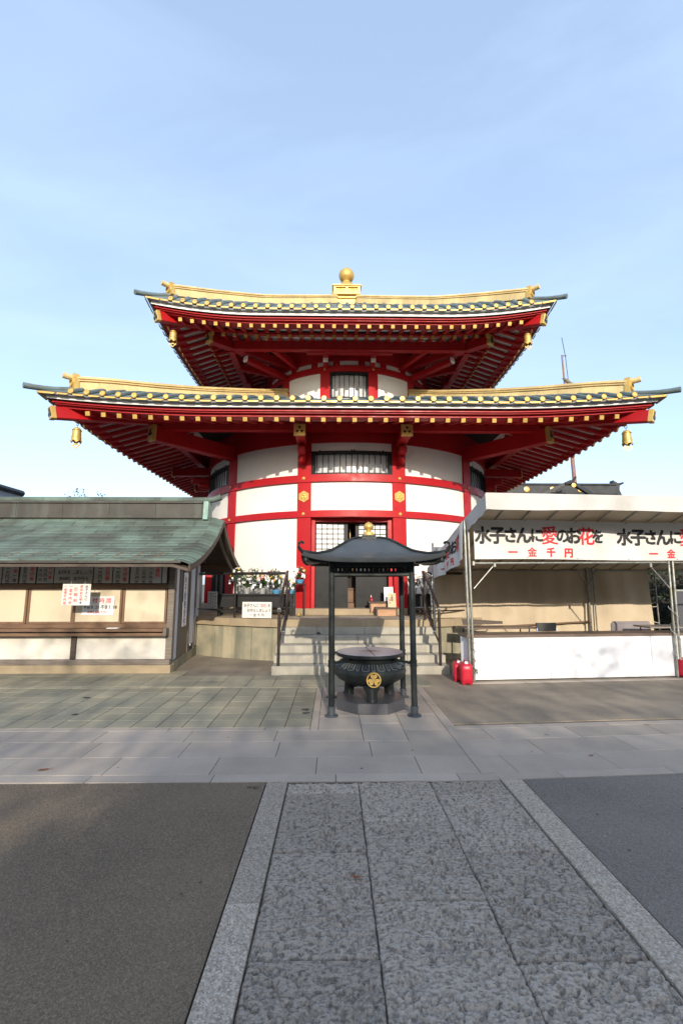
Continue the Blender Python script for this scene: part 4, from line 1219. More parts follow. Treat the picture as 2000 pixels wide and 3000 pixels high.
# side wall
for ya, yb, z0, z1, m_, nm, o_ in ((8.90, 8.925, .17, 2.05, WOODG, 'post', .012), (8.925, 9.215, .19, 2.0, PLASTERB, 'plaster_panel', 0), (9.215, 9.30, .17, 2.05, WOODG, 'post', .02), (10.06, 10.17, .17, 2.05, WOODG, 'post', .02), (10.17, 10.68, .30, 2.0, PLASTERB, 'plaster_panel', 0), (10.68, 10.80, .17, 2.05, WOODG, 'post', .02), (10.80, 11.2, .2, 2.0, PLASTERB, 'plaster_panel', 0)):
    swall(MB(), ya, yb, z0, z1, o_, .06).obj(nm, m_, bt)
sd = swall(MB(), 9.302, 10.058, .14, 1.86, .008, .04).obj('side_door', mat('brown_door', (0.13, 0.105, 0.08), 0.55, col2=(0.105, 0.085, 0.065), nscale=3), bt)
hb_ = MB(); swall(hb_, 10.68, 10.71, .8, 1.05, .04, .03); hb_.obj('door_handle', CHROME, sd)
swall(MB(), 8.9, 11.2, 2.0, 2.12, .015, .1).obj('side_beam', WOODD, bt)
MB().box(XL, -3.2, 11.15, 11.2, .1, 2.1).obj('back_wall', PLASTERB, bt)
# roof: concave slope, front and back
RP = [(7.66, 1.975), (7.95, 2.035), (8.25, 2.115), (8.55, 2.215), (8.85, 2.335), (9.15, 2.475), (9.45, 2.645), (9.70, 2.82), (9.88, 2.985)]
ys_ = [p[0] for p in RP]; zs_ = [p[1] for p in RP]


def rz(y):
    return float(np.interp(y, ys_, zs_))


YC = 9.92
nr = 15
# spacing by arc length
fy = np.linspace(7.66, 9.88, 400); fz = np.array([rz(v) for v in fy]); al = np.concatenate([[0], np.cumsum(np.hypot(np.diff(fy), np.diff(fz)))])
yr = np.interp(np.linspace(0, al[-1], nr + 1), al, fy)
XV0 = -2.585      # where the shingles start to bend down to the verge
under = MB()
for sg in (1, -1):
    under.sheet(lambda u, v, sg=sg: (XL + (XV0 + .22 - XL) * u, YC - sg * (YC - (7.68 + 2.20 * v)), rz(7.68 + 2.20 * v) - .08 - .07 * max(0, (XL + (XV0 + .22 - XL) * u - XV0) / .22) ** 1.5), 24, 36, (0, 0, 1), .045)
rfo = under.obj('roof', WOODD, bt, label='green copper shingle roof')
for sg in (1, -1):
    for i in range(nr):
        ya, yb = yr[i], yr[i + 1] + .012
        za, zb = rz(ya), rz(min(yb, 9.88))
        th = .020
        if sg < 0 and i > 3: pass
        off = (.31 if i % 2 else 0.0) + random.uniform(-.01, .01)
        x = XV0 + 0.0
        first = True
        while x > -7.2:
            xn = x - (.62 - off if first else .62); first = False
            xa, xb = max(xn, XL), x
            Y1, Y2 = YC - sg * (YC - ya), YC - sg * (YC - min(yb, 9.88))
            o_ = random.uniform(-.0015, .0015)
            b = MB(); vs = [(xa + .005, Y1, za - th + o_), (xb - .005, Y1, za - th + o_), (xb - .004, Y2, zb - th - .004), (xa + .004, Y2, zb - th - .004), (xa + .004, Y1, za + o_), (xb - .004, Y1, za + o_), (xb - .004, Y2, zb - .013), (xa + .004, Y2, zb - .013)]
            b.add(vs, [(0, 3, 2, 1), (4, 5, 6, 7), (0, 1, 5, 4), (1, 2, 6, 5), (2, 3, 7, 6), (3, 0, 4, 7)])
            if sg > 0 or x > -4.2: b.obj('shingle', PATINA, rfo, smooth=0)
            x = xn
        # verge shingles bending downwards
        Y1, Y2 = YC - sg * (YC - ya), YC - sg * (YC - min(yb, 9.88))
        b = MB()
        def vf(u, v):
            x_ = XV0 + .255 * u; y_ = Y1 + (Y2 - Y1) * v; z_ = za + (zb - .013 - za) * v
            return (x_, y_, z_ - .075 * u ** 1.5)
        b.sheet(vf, 4, 1, (0, 0, 1), .009); b.obj('verge_shingle', PATINA, rfo, smooth=0)
ea = MB(); ea.box(XL, XV0 + .10, 7.665, 7.71, 1.915, 1.962, c=.004); ea.obj('eave_board', PATINAD, bt)
for x in np.arange(-8.4, -2.8, .36): MB().bar((x, 7.70, 1.935), (x, 8.84, 2.25), .045, .05).obj('rafter', WOOD, bt)
# verge boards, gable
for sg in (1, -1):
    for xx, w_, h_, m_, dz in ((XV0 + .235, .03, .11, WOODD, -.145), (XV0 + .10, .045, .10, WOODG, -.20)):
        pts = [(xx, YC - sg * (YC - y_), rz(y_) + dz) for y_ in np.linspace(7.70 if dz > -.17 else 7.85, 9.9, 14)]
        MB().sweep(pts, [(-w_ / 2, -h_ / 2), (w_ / 2, -h_ / 2), (w_ / 2, h_ / 2), (-w_ / 2, h_ / 2)]).obj('barge_board', m_, bt)
gb = MB(); gb.prism([(8.85, 2.05), (11.0, 2.05), (10.99, 2.25), (10.6, 2.42), (9.92, 2.84), (9.24, 2.42), (8.85, 2.25)], frame((-3.02, 0, 0), (0, 1, 0), (0, 0, 1)), .04); gb.obj('gable_board', WOODD, bt)
MB().bar((XV0 + .03, 9.92, 2.62), (XV0 + .03, 9.92, 2.95), .07, .12, .01).obj('gable_pendant', WOODV, bt)
for y_ in (8.30, 11.54): MB().box(-4.0, XV0 + .12, y_ - .05, y_ + .05, rz(8.30) - .19, rz(8.30) - .08, c=.006).obj('wall_plate', WOOD, bt)
# ridge
for xa in np.arange(XL, -2.78, .97):
    MB().box(xa + .003, min(xa + .97, -2.74) - .003, 9.79, 10.05, 2.93, 3.26).obj('ridge_panel', PATINAD, bt)
MB().box(XL, -2.76, 9.765, 10.075, 2.94, 3.0, c=.006).obj('ridge_foot', PATINAD, bt)
MB().box(XL, -2.76, 9.755, 10.085, 3.255, 3.30, c=.006).obj('ridge_band', PATINAD, bt)
for xa in np.arange(XL, -2.7, .49):
    MB().tube([(xa + .002, 9.92, 3.345), (min(xa + .49, -2.74) - .002, 9.92, 3.345)], .068, 12).obj('ridge_cap', PATINA, bt)
MB().tube([(-2.74, 9.92, 3.345), (-2.60, 9.92, 3.355), (-2.50, 9.92, 3.385), (-2.42, 9.92, 3.42)], .064, 12, scale=[1, 1, 1.03, 1.08]).obj('ridge_cap', PATINA, bt, label='upturned end of the ridge cap')
ro = MB(); Mx = frame((-2.745, 9.92, 2.93), (0, 1, 0), (0, 0, 1), (1, 0, 0)); ro.prism([(-.20, -.02), (.20, -.02), (.165, .10), (.155, .26), (.15, .37), (-.15, .37), (-.155, .26), (-.165, .10)], Mx, .10); ro.obj('ridge_end', PATINAL, bt)

# ---------------------------------------------------------------- signs of the booth
def board(name, label, cat, o, ex, ey, w, h, th, m, items, inks=None, group=None, bold=.02, pins=False):
    """flat board: o = upper left corner of its face, ex to the right, ey up"""
    ex, ey = Vector(ex).normalized(), Vector(ey).normalized(); n = ex.cross(ey)
    o = Vector(o)
    b = MB(); b.prism([(0, -h), (w, -h), (w, 0), (0, 0)], frame(o - n * th, ex, ey, n), th)
    t = tag(b.obj(name, m, None, smooth=0), label, cat, group)
    if items: write(items, plane_fn(o, ex, ey, n, .002), inks or [INKB, INKR, INKBL], t, bold=bold)
    return t


FX = lambda px, Y_: (px - 978) / 1370.0 * (Y_ * .9772 + .02) * 1.012
hang = [
    (0, 17.5, [('供養', 8, -.06, .085, 'v', 1, .10)], 'faded white price board at the far end of the strip under the booth eave'),
    (19, 65, [('供養一体', .22, -.07, .075, 'v', {'': 1, '一': 0, '体': 0}, .085), ('金一万円也', .085, -.03, .08, 'v', 0, .078)], 'narrow price board reading one body offering under the booth eave'),
    (68.6, 115, [('先祖供養', .215, -.03, .08, 'v', 1, .088), ('金五万円也', .085, -.03, .08, 'v', 0, .078)], 'narrow price board with red ancestor offering column under the booth eave'),
    (118, 166, [('永代供養', .23, -.03, .07, 'v', 1, .08), ('三万円也', .145, -.07, .075, 'v', 0, .08), ('十万円也', .055, -.07, .07, 'v', 0, .08)], 'narrow price board with two black price columns under the booth eave'),
    (167, 279, [('水子さんにこけしを', .07, -.06, .075, 'h', {'': 0, 'こ': 1, 'け': 1, 'し': 1}, .072), ('お供えしましょう', .10, -.175, .085, 'h', 0, .078), ('奉納料　金千円也', .12, -.29, .07, 'h', 0, .066)], 'wide three line offering board under the booth eave'),
    (280.6, 335, [('百日供養', .245, -.03, .09, 'v', 1, .086), ('金一万円也', .11, -.03, .085, 'v', 0, .079)], 'price board with large red and black columns right of the wide offering board'),
    (336, 383, [('代々供養', .215, -.04, .085, 'v', 1, .088), ('金一万円也', .085, -.03, .08, 'v', 0, .079)], 'price board of generations offering under the booth eave'),
    (386, 477, [('供養料', .49, -.06, .085, 'v', 1, .085), ('金一万円也', .37, -.04, .07, 'v', 0, .078), ('金二万円也', .245, -.04, .07, 'v', 0, .078), ('金五万円也', .12, -.04, .07, 'v', 0, .078)], 'bright price board with three black columns near the booth corner post'),
    (478, 493, None, 'blank pale board at the end of the strip beside the booth corner post')]
for i, (pa, pb_, items, lab) in enumerate(hang):
    y = 8.70 - .004 * (i % 2)
    xa, xb = FX(pa, y), FX(pb_, y)
    if i == 0: xa -= .25; items = [('金三万円', .09, -.04, .08, 'v', 0, .085), ('供養料', .24, -.04, .08, 'v', 1, .085)]
    board('price_board', lab, 'sign', (xa + .008, y, 1.965), (1, 0, 0), (0, 0, 1), xb - xa - .016, .375, .012, BOARDD, items, group='boards hung under the booth eave')
hs = board('hanging_sign', 'white sign with red and black columns hanging in front of the booth windows', 'sign', (-4.735, 8.36, 1.578), (1, 0, 0), (0, 0, 1), .487, .368, .008, BOARD,
           [('水子さんに', .418, -.045, .054, 'v', 0, .055), ('愛のお灯明を', .330, -.045, .052, 'v', {'': 1, 'を': 0}, .056), ('灯明料', .235, -.09, .065, 'v', 1, .098), ('一金千円也', .145, -.04, .058, 'v', 1, .070), ('一金弐千円也', .052, -.04, .054, 'v', 1, .058)], bold=.03)
MB().tube([(-4.6, 8.37, 1.57), (-4.6, 8.37, 2.08)], .003, 4).obj('cord', TWINE, hs); MB().tube([(-4.36, 8.37, 1.57), (-4.36, 8.37, 2.08)], .003, 4).obj('cord', TWINE, hs)
board('opening_hours_notice', 'white paper notice of opening hours on the booth window', 'notice', (-4.60, 8.80, 1.350), (1, 0, 0), (0, 0, 1), .575, .335, .002, PAPER,
      [('受付時間', .10, -.075, .098, 'h', 1, .125), ('午前8:20-午後5:00', .055, -.19, .078, 'h', 0, .062, .72), ('お申し込み下さい', .125, -.285, .058, 'h', 1, .046, .8)], bold=.03)
tag(MB().box(-4.06, -3.86, 8.64, 8.74, .786, .80, c=.002).obj('paper_slip', PAPER), 'white paper slip lying on the booth counter shelf', 'paper')
dv = Vector((sx_(10) - sx_(9), 1, 0)).normalized()
board('side_poster', 'long narrow poster with blue handwriting on the side of the booth', 'poster', (sx_(9.50) + .022, 9.50, 1.80), dv, (0, 0, 1), .36, 1.06, .003, PAPER, [('水子供養受付', .15, -.14, .17, 'v', 2, .165)], bold=.015)

# ---------------------------------------------------------------- tent on the right (local frame turned by 4.7 degrees)
TO = Vector((2.30, 7.96, 0)); TA = R(4.68)
TM = Matrix.Translation(TO) @ Matrix.Rotation(TA, 4, 'Z')
tp_ = lambda x, y, z: TM @ Vector((x, y, z))
tent = thing('market_tent', 'white canvas market tent with steel posts and beige back curtain', 'tent', TO, TA)
TX1 = 7.4
canz = lambda y: 2.985 - .315 * (y + .85) + .02 * math.sin(y * 2)


def canopy(u, v):
    x, y = -.02 + (TX1 + .02) * u, -.85 + 3.35 * v
    return tp_(x, y, canz(y) - .018 * (1 - math.cos(2 * math.pi * x / 1.2)) * .5)


MB().sheet(canopy, 60, 20, (0, 0, 1), .006).obj('canopy', CANOPY, tent, smooth=80)
def fascia(u, v):
    x = -.02 + (TX1 + .02) * u
    return tp_(x, -.855 + .012 * math.sin(x * 9) * v + .02 * math.sin(3.1 * x + 1) * v, 2.985 - (.255 + .012 * math.sin(2.2 * x)) * v)
MB().sheet(fascia, 90, 6, (0, -1, 0), .005).obj('front_valance', CANVAS, tent, smooth=80)
def sval(u, v):
    y = -.85 + 3.35 * u
    return tp_(-.025 + .012 * math.sin(y * 7) * v, y, canz(y) + .005 - (.235 + (.03 * abs(math.sin(y * 12)) if v > .99 else 0)) * v)
MB().sheet(sval, 60, 6, (-1, 0, 0), .005).obj('side_valance', CANVAS, tent, smooth=80)
for i, x in enumerate(np.arange(.0, TX1, .47)):
    MB().tube([tp_(x, -.80, canz(-.80) - .03), tp_(x, 2.42, canz(2.42) - .03)], .014, 6).obj('rafter_tube', GALV, tent)
for y in (-.80, 0.02, 2.42):
    MB().tube([tp_(0, y, canz(y) - .058), tp_(TX1, y, canz(y) - .058)], .018, 8).obj('beam_tube', GALV, tent)
def tpost(x, y, r, z1, lean=0.0):
    return MB().tube([tp_(x, y, 0), tp_(x + lean, y, z1)], r, 10).obj('post', GALV, tent)
tpost(0.0, 0.0, .021, 2.66); tpost(-.045, .05, .026, 2.66); tpost(3.60, 0.0, .022, 2.66, .06); tpost(3.70, .03, .024, 2.66, .06)
tpost(3.62, .05, .016, .9); tpost(3.66, 2.40, .024, 2.0); tpost(3.80, 2.40, .016, 1.98); tpost(.03, 2.42, .022, 2.0); tpost(7.2, .0, .022, 2.66); tpost(7.2, 2.4, .022, 2.0); tpost(5.32, 2.42, .016, 1.9)
MB().tube([tp_(.04, -.01, 1.925), tp_(3.60, -.01, 1.955)], .019, 10).obj('cross_bar', GALV, tent)
MB().tube([tp_(3.74, .03, 1.955), tp_(7.2, .0, 1.97)], .019, 10).obj('cross_bar', GALV, tent)
for p0, p1 in (((.43, 0, 1.895), (.06, 0, 1.50)), ((3.28, 0, 1.90), (3.64, 0, 1.48)), ((3.66, 2.40, 1.55), (3.42, 2.40, 1.93)), ((3.68, 2.40, 1.55), (3.92, 2.40, 1.93))):
    MB().tube([tp_(*p0), tp_(*p1)], .013, 8).obj('brace', GALV, tent)
jt = MB()
for x, z in ((.06, 1.925), (.43, 1.90), (3.28, 1.905), (3.62, 1.955)): jt.bar(tp_(x, -.02, z - .04), tp_(x, -.02, z + .04), .045, .045, .008)
jt.obj('bracket', GALV, tent)
def rope(pts, r, name, m, par): return MB().tube([tp_(*p) for p in pts], r, 5).obj(name, m, par)
cx = [(0.0 + .032 * math.cos(a), 0.0 + .032 * math.sin(a) - .005, .62 - a * .024) for a in np.linspace(0, 20, 70)]
rope(cx, .006, 'guy_rope', ROPE, tent)
rope([(.0 + .05 * math.cos(a), -.03 + .02 * math.sin(a), .16 + .035 * math.sin(a * 1.7)) for a in np.linspace(0, 12, 40)], .006, 'guy_rope', ROPE, tent)
cx = [(3.65 + .075 * math.cos(a), .01 + .05 * math.sin(a), 1.35 - a * .06) for a in np.linspace(2.6, 20, 70)]
rope(cx, .004, 'guy_rope', TWINE, tent)
def curtain(u, v):
    x = .12 + 5.1 * u; z = .05 + (1.98 - .05) * v
    z += (.30 * max(0, (x - 0.25) / 1.1) if (v < .01 and x < 1.4) else 0) + (.30 if v < .01 and x >= 1.4 else 0)
    return tp_(x, 2.46 + .022 * math.sin(x * 5.3) * (1 - v * .3) + .012 * math.sin(x * 13 + 2 * v) + .03 * math.sin(2.1 * x + 3 * v), z)
MB().sheet(curtain, 90, 14, (0, -1, 0), .004).obj('back_curtain', CURT, tent, smooth=80)
for z in (.58,): MB().tube([tp_(.15, 2.40, z), tp_(3.66, 2.38, z + .16)], .02, 8).obj('low_bar', WOOD, tent)
for i, (z0, z1) in enumerate(((1.43, 1.45), (1.05, 1.06), (.72, .69))):
    rope([(5.2, 2.44, z0), (5.31, 2.42, z1)], .006, 'tie_cord', TWINE, tent)
# pale end wall of the tent roof far right is outside the picture


def banner(name, label, o, ex, items, w, h, wav, grp):
    ex = Vector(ex).normalized(); n = ex.cross(Vector((0, 0, 1)))
    def fn(x, y):     # x right, y down from the top edge
        d, dz = wav(x / w, -y / h)
        return Vector(o) + ex * x + Vector((0, 0, y + dz)) + n * d
    b = MB().sheet(lambda u, v: fn(w * u, -h * (1 - v)), 60, 14, n, .002)
    t = tag(b.obj(name, BANN, None, smooth=80), label, 'banner', grp)
    f2 = lambda x, y, k=0.0: fn(x, y) + n * (.006 + k)
    write(items, f2, [INKB, INKR], t, bold=.05, fine=True, split=True)
    g = MB()
    for i in range(1, int(w / .93) + 1):
        for y in (-.015, -h + .02):
            p = fn(min(w - .03, .93 * i), y) + n * .003; g.lathe([(.009, 0), (.007, .004), (.002, .004)], 8, M=frame(p, ex, (0, 0, 1), n))
    if g.v: g.obj('eyelet', IRON, t)
    return t


red2 = {'': 0, '愛': 1, '花': 1}
def front_items(x):
    its = []
    xs2 = [.157, .418, .651, .886, 1.128, 1.353, 1.592, 1.799, 2.034, 2.247]
    sz = [.31, .31, .285, .31, .27, .335, .27, .305, .325, .255]
    for ch, xx, z in zip('水子さんに愛のお花を', xs2, sz): its.append((ch, x + xx, -.262, z, 'h', red2.get(ch, 0), z, .96))
    for ch, xx in zip('一金千円', [.678, 1.02, 1.359, 1.689]): its.append((ch, x + xx, -.555, .17, 'h', 1, .17))
    return its
wv = lambda u, v: (.012 * math.sin(u * 21 + v * 4) * v + .02 * math.sin(u * 7 + 1.5 * v) * (.3 + v) * .6, .008 * math.sin(u * 9))
bw_items, second = front_items(0), front_items(2.59)
banner('flower_banner', 'long white banner with black and red lettering across the tent front', tp_(.075, -.045, 2.665), TM.to_3x3() @ Vector((1, 0, 0)), bw_items + second, 5.8, .672, wv, None)
side_o = Vector((2.06, 9.72, 2.34)); side_e = Vector(tp_(-.08, .05, 2.655)); sd_ = side_e - side_o
sw = math.hypot(sd_.x, sd_.y)
wv2 = lambda u, v: (.03 * math.sin(u * 14) * (.3 + v) + .015 * math.sin(u * 27 + 2), sd_.z * u - .16 * math.sin(math.pi * u) * (1 - v * .8) + (.02 + .08 * u) * v * 0)
banner('side_banner', 'sagging white banner with black and red lettering at the left end of the tent', side_o, (sd_.x, sd_.y, 0),
       [(a, .06 + x * .655, y * .98 + .02, z, m1, c1, ad, .62) for a, x, y, z, m1, c1, ad, *_ in front_items(0)], sw, .66, wv2, None)

# ---- things in the tent
ct = thing('tent_counter', 'white panelled counter with brown top under the tent banner', 'counter', TO, TA)
for xa, xb in ((.012, 1.345), (1.349, 3.19), (3.194, 5.0), (5.004, 6.6)):
    MB().box(xa, xb, .035, .055, .012, .688, TM, c=.003).obj('front_panel', WPANEL, ct)
MB().prism([(-.10, .30), (.010, .04), (.020, .05), (-.085, .31)], TM @ Matrix.Translation((0, 0, .012)), .676).obj('end_panel', WPANEL, ct)
for xa, xb in ((-.09, 1.7), (1.704, 3.55), (3.554, 5.4), (5.404, 6.7)):
    MB().box(xa, xb, .02, .47, .689, .735, TM, c=.004).obj('counter_top', TABLE, ct)
for x in (.1, 1.6, 3.4, 5.2): MB().tube([tp_(x, .42, 0), tp_(x, .42, .69)], .014, 6).obj('leg', GALV, ct)


def long_table(label, x0, x1, y0, y1, z, m, rot=0.0):
    t = thing('folding_table', label, 'table', tp_((x0 + x1) / 2, (y0 + y1) / 2, 0), TA + rot, 'long folding tables in the tent')
    M0 = WM[t.name]; hw, hd = (x1 - x0) / 2, (y1 - y0) / 2
    MB().box(-hw, hw, -hd, hd, z - .03, z, c=.006).obj('table_top', m, t, M0)
    for sx in (-1, 1):
        for sy in (-1, 1):
            MB().tube([(sx * (hw - .12), sy * (hd - .05), 0), (sx * (hw - .12), sy * (hd - .05), z - .03)], .013, 6).obj('leg', IRON, t, M0)
        MB().tube([(sx * (hw - .12), -hd + .05, .25), (sx * (hw - .55), 0, z - .04)], .008, 6).obj('stay', GALV, t, M0)
    return t


long_table('long brown folding table behind the left end of the tent counter', .30, 1.72, 1.15, 1.62, .745, TABLE)
long_table('grey topped folding table behind the right end of the tent counter', 3.82, 5.5, .75, 1.25, .765, TABLEG, R(-3))
tag(MB().prism([(0, 0), (.85, .02), (.85, -.03), (.02, -.12)], TM @ frame((.42, 1.66, .875), (1, .0, -.09), (0, .3, 1)), .02).obj('loose_plank', WOODD), 'weathered plank leaning on the back curtain above the brown table', 'plank')
tag(MB().box(3.62, 4.5, 1.6, 1.72, .25, .80, TM, c=.05).obj('grey_seat_back', mat('grey_vinyl', (.25, .22, .23), .5)), 'grey padded bench back behind the right end of the counter', 'bench')


def chair(x, y):
    t = thing('folding_chair', 'black folding chair with chrome frame behind the tent counter', 'chair', tp_(x, y, 0), TA)
    M0 = WM[t.name]
    def bk(u, v): return ((u - .5) * .40, .03 - .035 * (1 - (2 * u - 1) ** 2) + .02 * v, .68 + .155 * v)
    MB().sheet(bk, 10, 4, (0, -1, 0), .025).obj('backrest', BLACK, t, M0)
    fr_ = MB(); fr_.tube([(-.19, -.18, 0), (-.195, .0, .55), (-.19, .045, .74), (-.165, .065, .80), (-.12, .07, .81), (.12, .07, .81), (.165, .065, .80), (.19, .045, .74), (.195, .0, .55), (.19, -.18, 0)], .011, 8)
    fr_.tube([(-.15, .02, .64), (-.13, .01, .655), (.13, .01, .655), (.15, .02, .64), (.15, -.25, .43), (-.15, -.25, .43), (-.15, .02, .64)], .008, 6)
    fr_.obj('frame', CHROME, t, M0)
    MB().box(-.18, .18, -.28, .05, .40, .43, c=.012).obj('seat', BLACK, t, M0)
    lg = MB(); lg.tube([(-.17, .22, 0), (-.17, -.2, .42)], .011, 6); lg.tube([(.17, .22, 0), (.17, -.2, .42)], .011, 6); lg.obj('rear_legs', CHROME, t, M0)


chair(1.88, 1.02)


def jerrycan(label, x, y, rz_, sc=1.0):
    t = thing('jerrycan', label, 'jerrycan', (x, y, 0), rz_, 'red plastic cans weighting the tent posts')
    M0 = WM[t.name] @ Matrix.Scale(sc, 4); b = MB()
    ring = lambda hw, hd, z, rr: [Vector((sx * (hw - rr) + rr * math.cos(a), sy * (hd - rr) + rr * math.sin(a), z)) for sx, sy, a0 in ((1, 1, 0), (-1, 1, 90), (-1, -1, 180), (1, -1, 270)) for a in (R(a0), R(a0 + 30), R(a0 + 60), R(a0 + 90))]
    lv = [(.070, .125, .012, .02), (.084, .142, .03, .035), (.086, .145, .09, .04), (.083, .142, .15, .04), (.086, .145, .2, .04), (.084, .142, .255, .04), (.068, .125, .285, .05), (.04, .09, .292, .03)]
    vs = []; fs = []
    for hw, hd, z, rr in lv: vs += ring(hw, hd, z, rr)
    for i in range(len(lv) - 1):
        for k in range(16): fs.append((i * 16 + k, i * 16 + (k + 1) % 16, i * 16 + 16 + (k + 1) % 16, i * 16 + 16 + k))
    fs += [tuple(range(15, -1, -1)), tuple(range((len(lv) - 1) * 16, len(lv) * 16))]
    b.add(vs, fs)
    for sx in (-1, 1):
        for sy in (-1, 1): b.box(sx * .052 - .022, sx * .052 + .022, sy * .10 - .03, sy * .10 + .03, 0, .03, c=.006)
    b.obj('can_body', PLASR, t, M0, smooth=60)
    h = MB(); h.tube([(0, -.03, .285), (0, -.02, .315), (0, .05, .315), (0, .065, .285)], .013, 8); h.obj('handle', PLASR, t, M0)
    c = MB(); c.lathe([(.026, .28), (.026, .312), (.022, .318), (.002, .318)], 14, at=(0, -.085, 0)); c.obj('cap', PAPER, t, M0)
    return t


jerrycan('red plastic jerrycan in front at the left tent post', 2.125, 7.83, R(-5), 1.1)
jerrycan('red plastic jerrycan half hidden behind the front one at the left tent post', 2.068, 8.06, R(-8), 1.02)
jerrycan('red plastic jerrycan at the right tent post', 6.02, 8.24, R(28))

# ---------------------------------------------------------------- flowers, tables and small things on the podium
def leaf_quad(b, p, n, size, roll):
    n = Vector(n).normalized(); x = n.cross(Vector((0, 0, 1)))
    if x.length < .01: x = Vector((1, 0, 0))
    x.normalize(); y = n.cross(x); x2 = x * math.cos(roll) + y * math.sin(roll); y2 = -x * math.sin(roll) + y * math.cos(roll)
    p = Vector(p)
    b.add([p - y2 * size, p + x2 * size * .42 + n * size * .1, p + y2 * size, p - x2 * size * .42 + n * size * .1], [(0, 1, 2, 3)])


def rv(s=1): return Vector((random.gauss(0, s), random.gauss(0, s), random.gauss(0, s)))


def potted(label, p, pot_m, h=.36, r=.17, cols=None, seed=0, bowl=False, tags=4, pr=.085):
    random.seed(seed)
    t = thing('potted_flowers', label, 'flowers', p, 0, 'potted memorial flowers by the temple door')
    M0 = WM[t.name]
    pr_ = [(pr * .7, 0), (pr, .11), (pr * 1.08, .115), (pr * 1.08, .125), (pr * .92, .125), (pr * .9, .1)] if not bowl else [(pr * .8, 0), (pr * 1.3, .07), (pr * 1.45, .075), (pr * 1.45, .085), (pr * 1.2, .085), (pr * 1.15, .06)]
    pt = MB().lathe(pr_, 20).obj('pot', pot_m, t, M0)
    fo = MB()
    for i in range(340):
        q = rv(.5); 
        if q.length > 1.15: q = q.normalized() * random.uniform(.5, 1.1)
        c = Vector((q.x * r, q.y * r, .13 + h * .5 + q.z * h * .42))
        leaf_quad(fo, c, rv() + Vector((0, -.3, .5)), random.uniform(.020, .040), random.uniform(0, 6))
    for i in range(9):
        a = random.uniform(0, 6.28); fo.tube([(0, 0, .1), (math.cos(a) * r * .5, math.sin(a) * r * .5, .1 + h * .6), (math.cos(a) * r * .9, math.sin(a) * r * .9, .1 + h * .95)], .004, 4)
    fo.obj('foliage', LEAF, t, M0, smooth=0)
    n_ = 0
    for i in range(15):
        a = random.uniform(math.pi * 1.0, math.pi * 2.0) if i % 4 else random.uniform(0, 6.28); el = random.uniform(-.2, 1.2)
        d = Vector((math.cos(a) * math.cos(el), math.sin(a) * math.cos(el), math.sin(el)))
        c = Vector((d.x * r, d.y * r, .13 + h * .5 + d.z * h * .52))
        fl = MB(); s = random.uniform(.018, .032); Mx = frame(c, d.cross(Vector((.3, .2, 1))).normalized(), d.cross(d.cross(Vector((.3, .2, 1)))).normalized(), d)
        for q in range(6):
            th = R(60 * q); fl.add([Mx @ Vector((x_, y_, z_)) for x_, y_, z_ in ((0, 0, 0), (s * math.cos(th - .5), s * math.sin(th - .5), s * .25), (s * 1.25 * math.cos(th), s * 1.25 * math.sin(th), s * .1), (s * math.cos(th + .5), s * math.sin(th + .5), s * .25))], [(0, 1, 2, 3)])
        fl.m = 1; fl.lathe([(s * .35, s * .05), (s * .25, s * .3), (.001, s * .35)], 8, M=Mx)
        fl.obj('flower', [random.choice(cols or [PETW, PETW, PETW, PETY, PETR, PETP]), PETY], t, M0, smooth=0)
    for i in range(max(2, tags - 2)):
        a = random.uniform(math.pi * 1.08, math.pi * 1.92); z_ = random.uniform(.16, .13 + h * .9)
        c = Vector((math.cos(a) * r * 1.05, math.sin(a) * r * 1.05, z_)); tw = random.uniform(-.7, .7)
        x_ = Vector((math.cos(tw), math.sin(tw) * .8, random.uniform(-.3, .3))).normalized(); y_ = Vector((random.uniform(-.3, .3), -.2, 1)).normalized()
        tg = MB(); w2, h2 = .021, .048
        tg.add([c - x_ * w2 - y_ * h2, c + x_ * w2 - y_ * h2, c + x_ * w2 + y_ * h2, c - x_ * w2 + y_ * h2], [(0, 1, 2, 3)]); tg.obj('paper_tag', PAPER, t, M0, smooth=0)
    return t


def stand(label, x0, x1, y0, y1, z0, z1, grp=None, m=BLACK):
    t = thing('display_table', label, 'table', ((x0 + x1) / 2, (y0 + y1) / 2, z0), 0, grp)
    MB().box(x0, x1, y0, y1, z1 - .04, z1, c=.006).obj('table_top', m, t)
    MB().box(x0 + .04, x1 - .04, y0 + .05, y0 + .08, z1 - .30, z1 - .04).obj('apron', m, t)
    for sx in (x0 + .05, x1 - .05):
        for sy in (y0 + .05, y1 - .05): MB().box(sx - .025, sx + .025, sy - .025, sy + .025, z0, z1 - .04).obj('leg', m, t)
    MB().box(x0 + .06, x1 - .06, (y0 + y1) / 2 - .02, (y0 + y1) / 2 + .02, z0 + .08, z0 + .12).obj('stretcher', m, t)
    return t


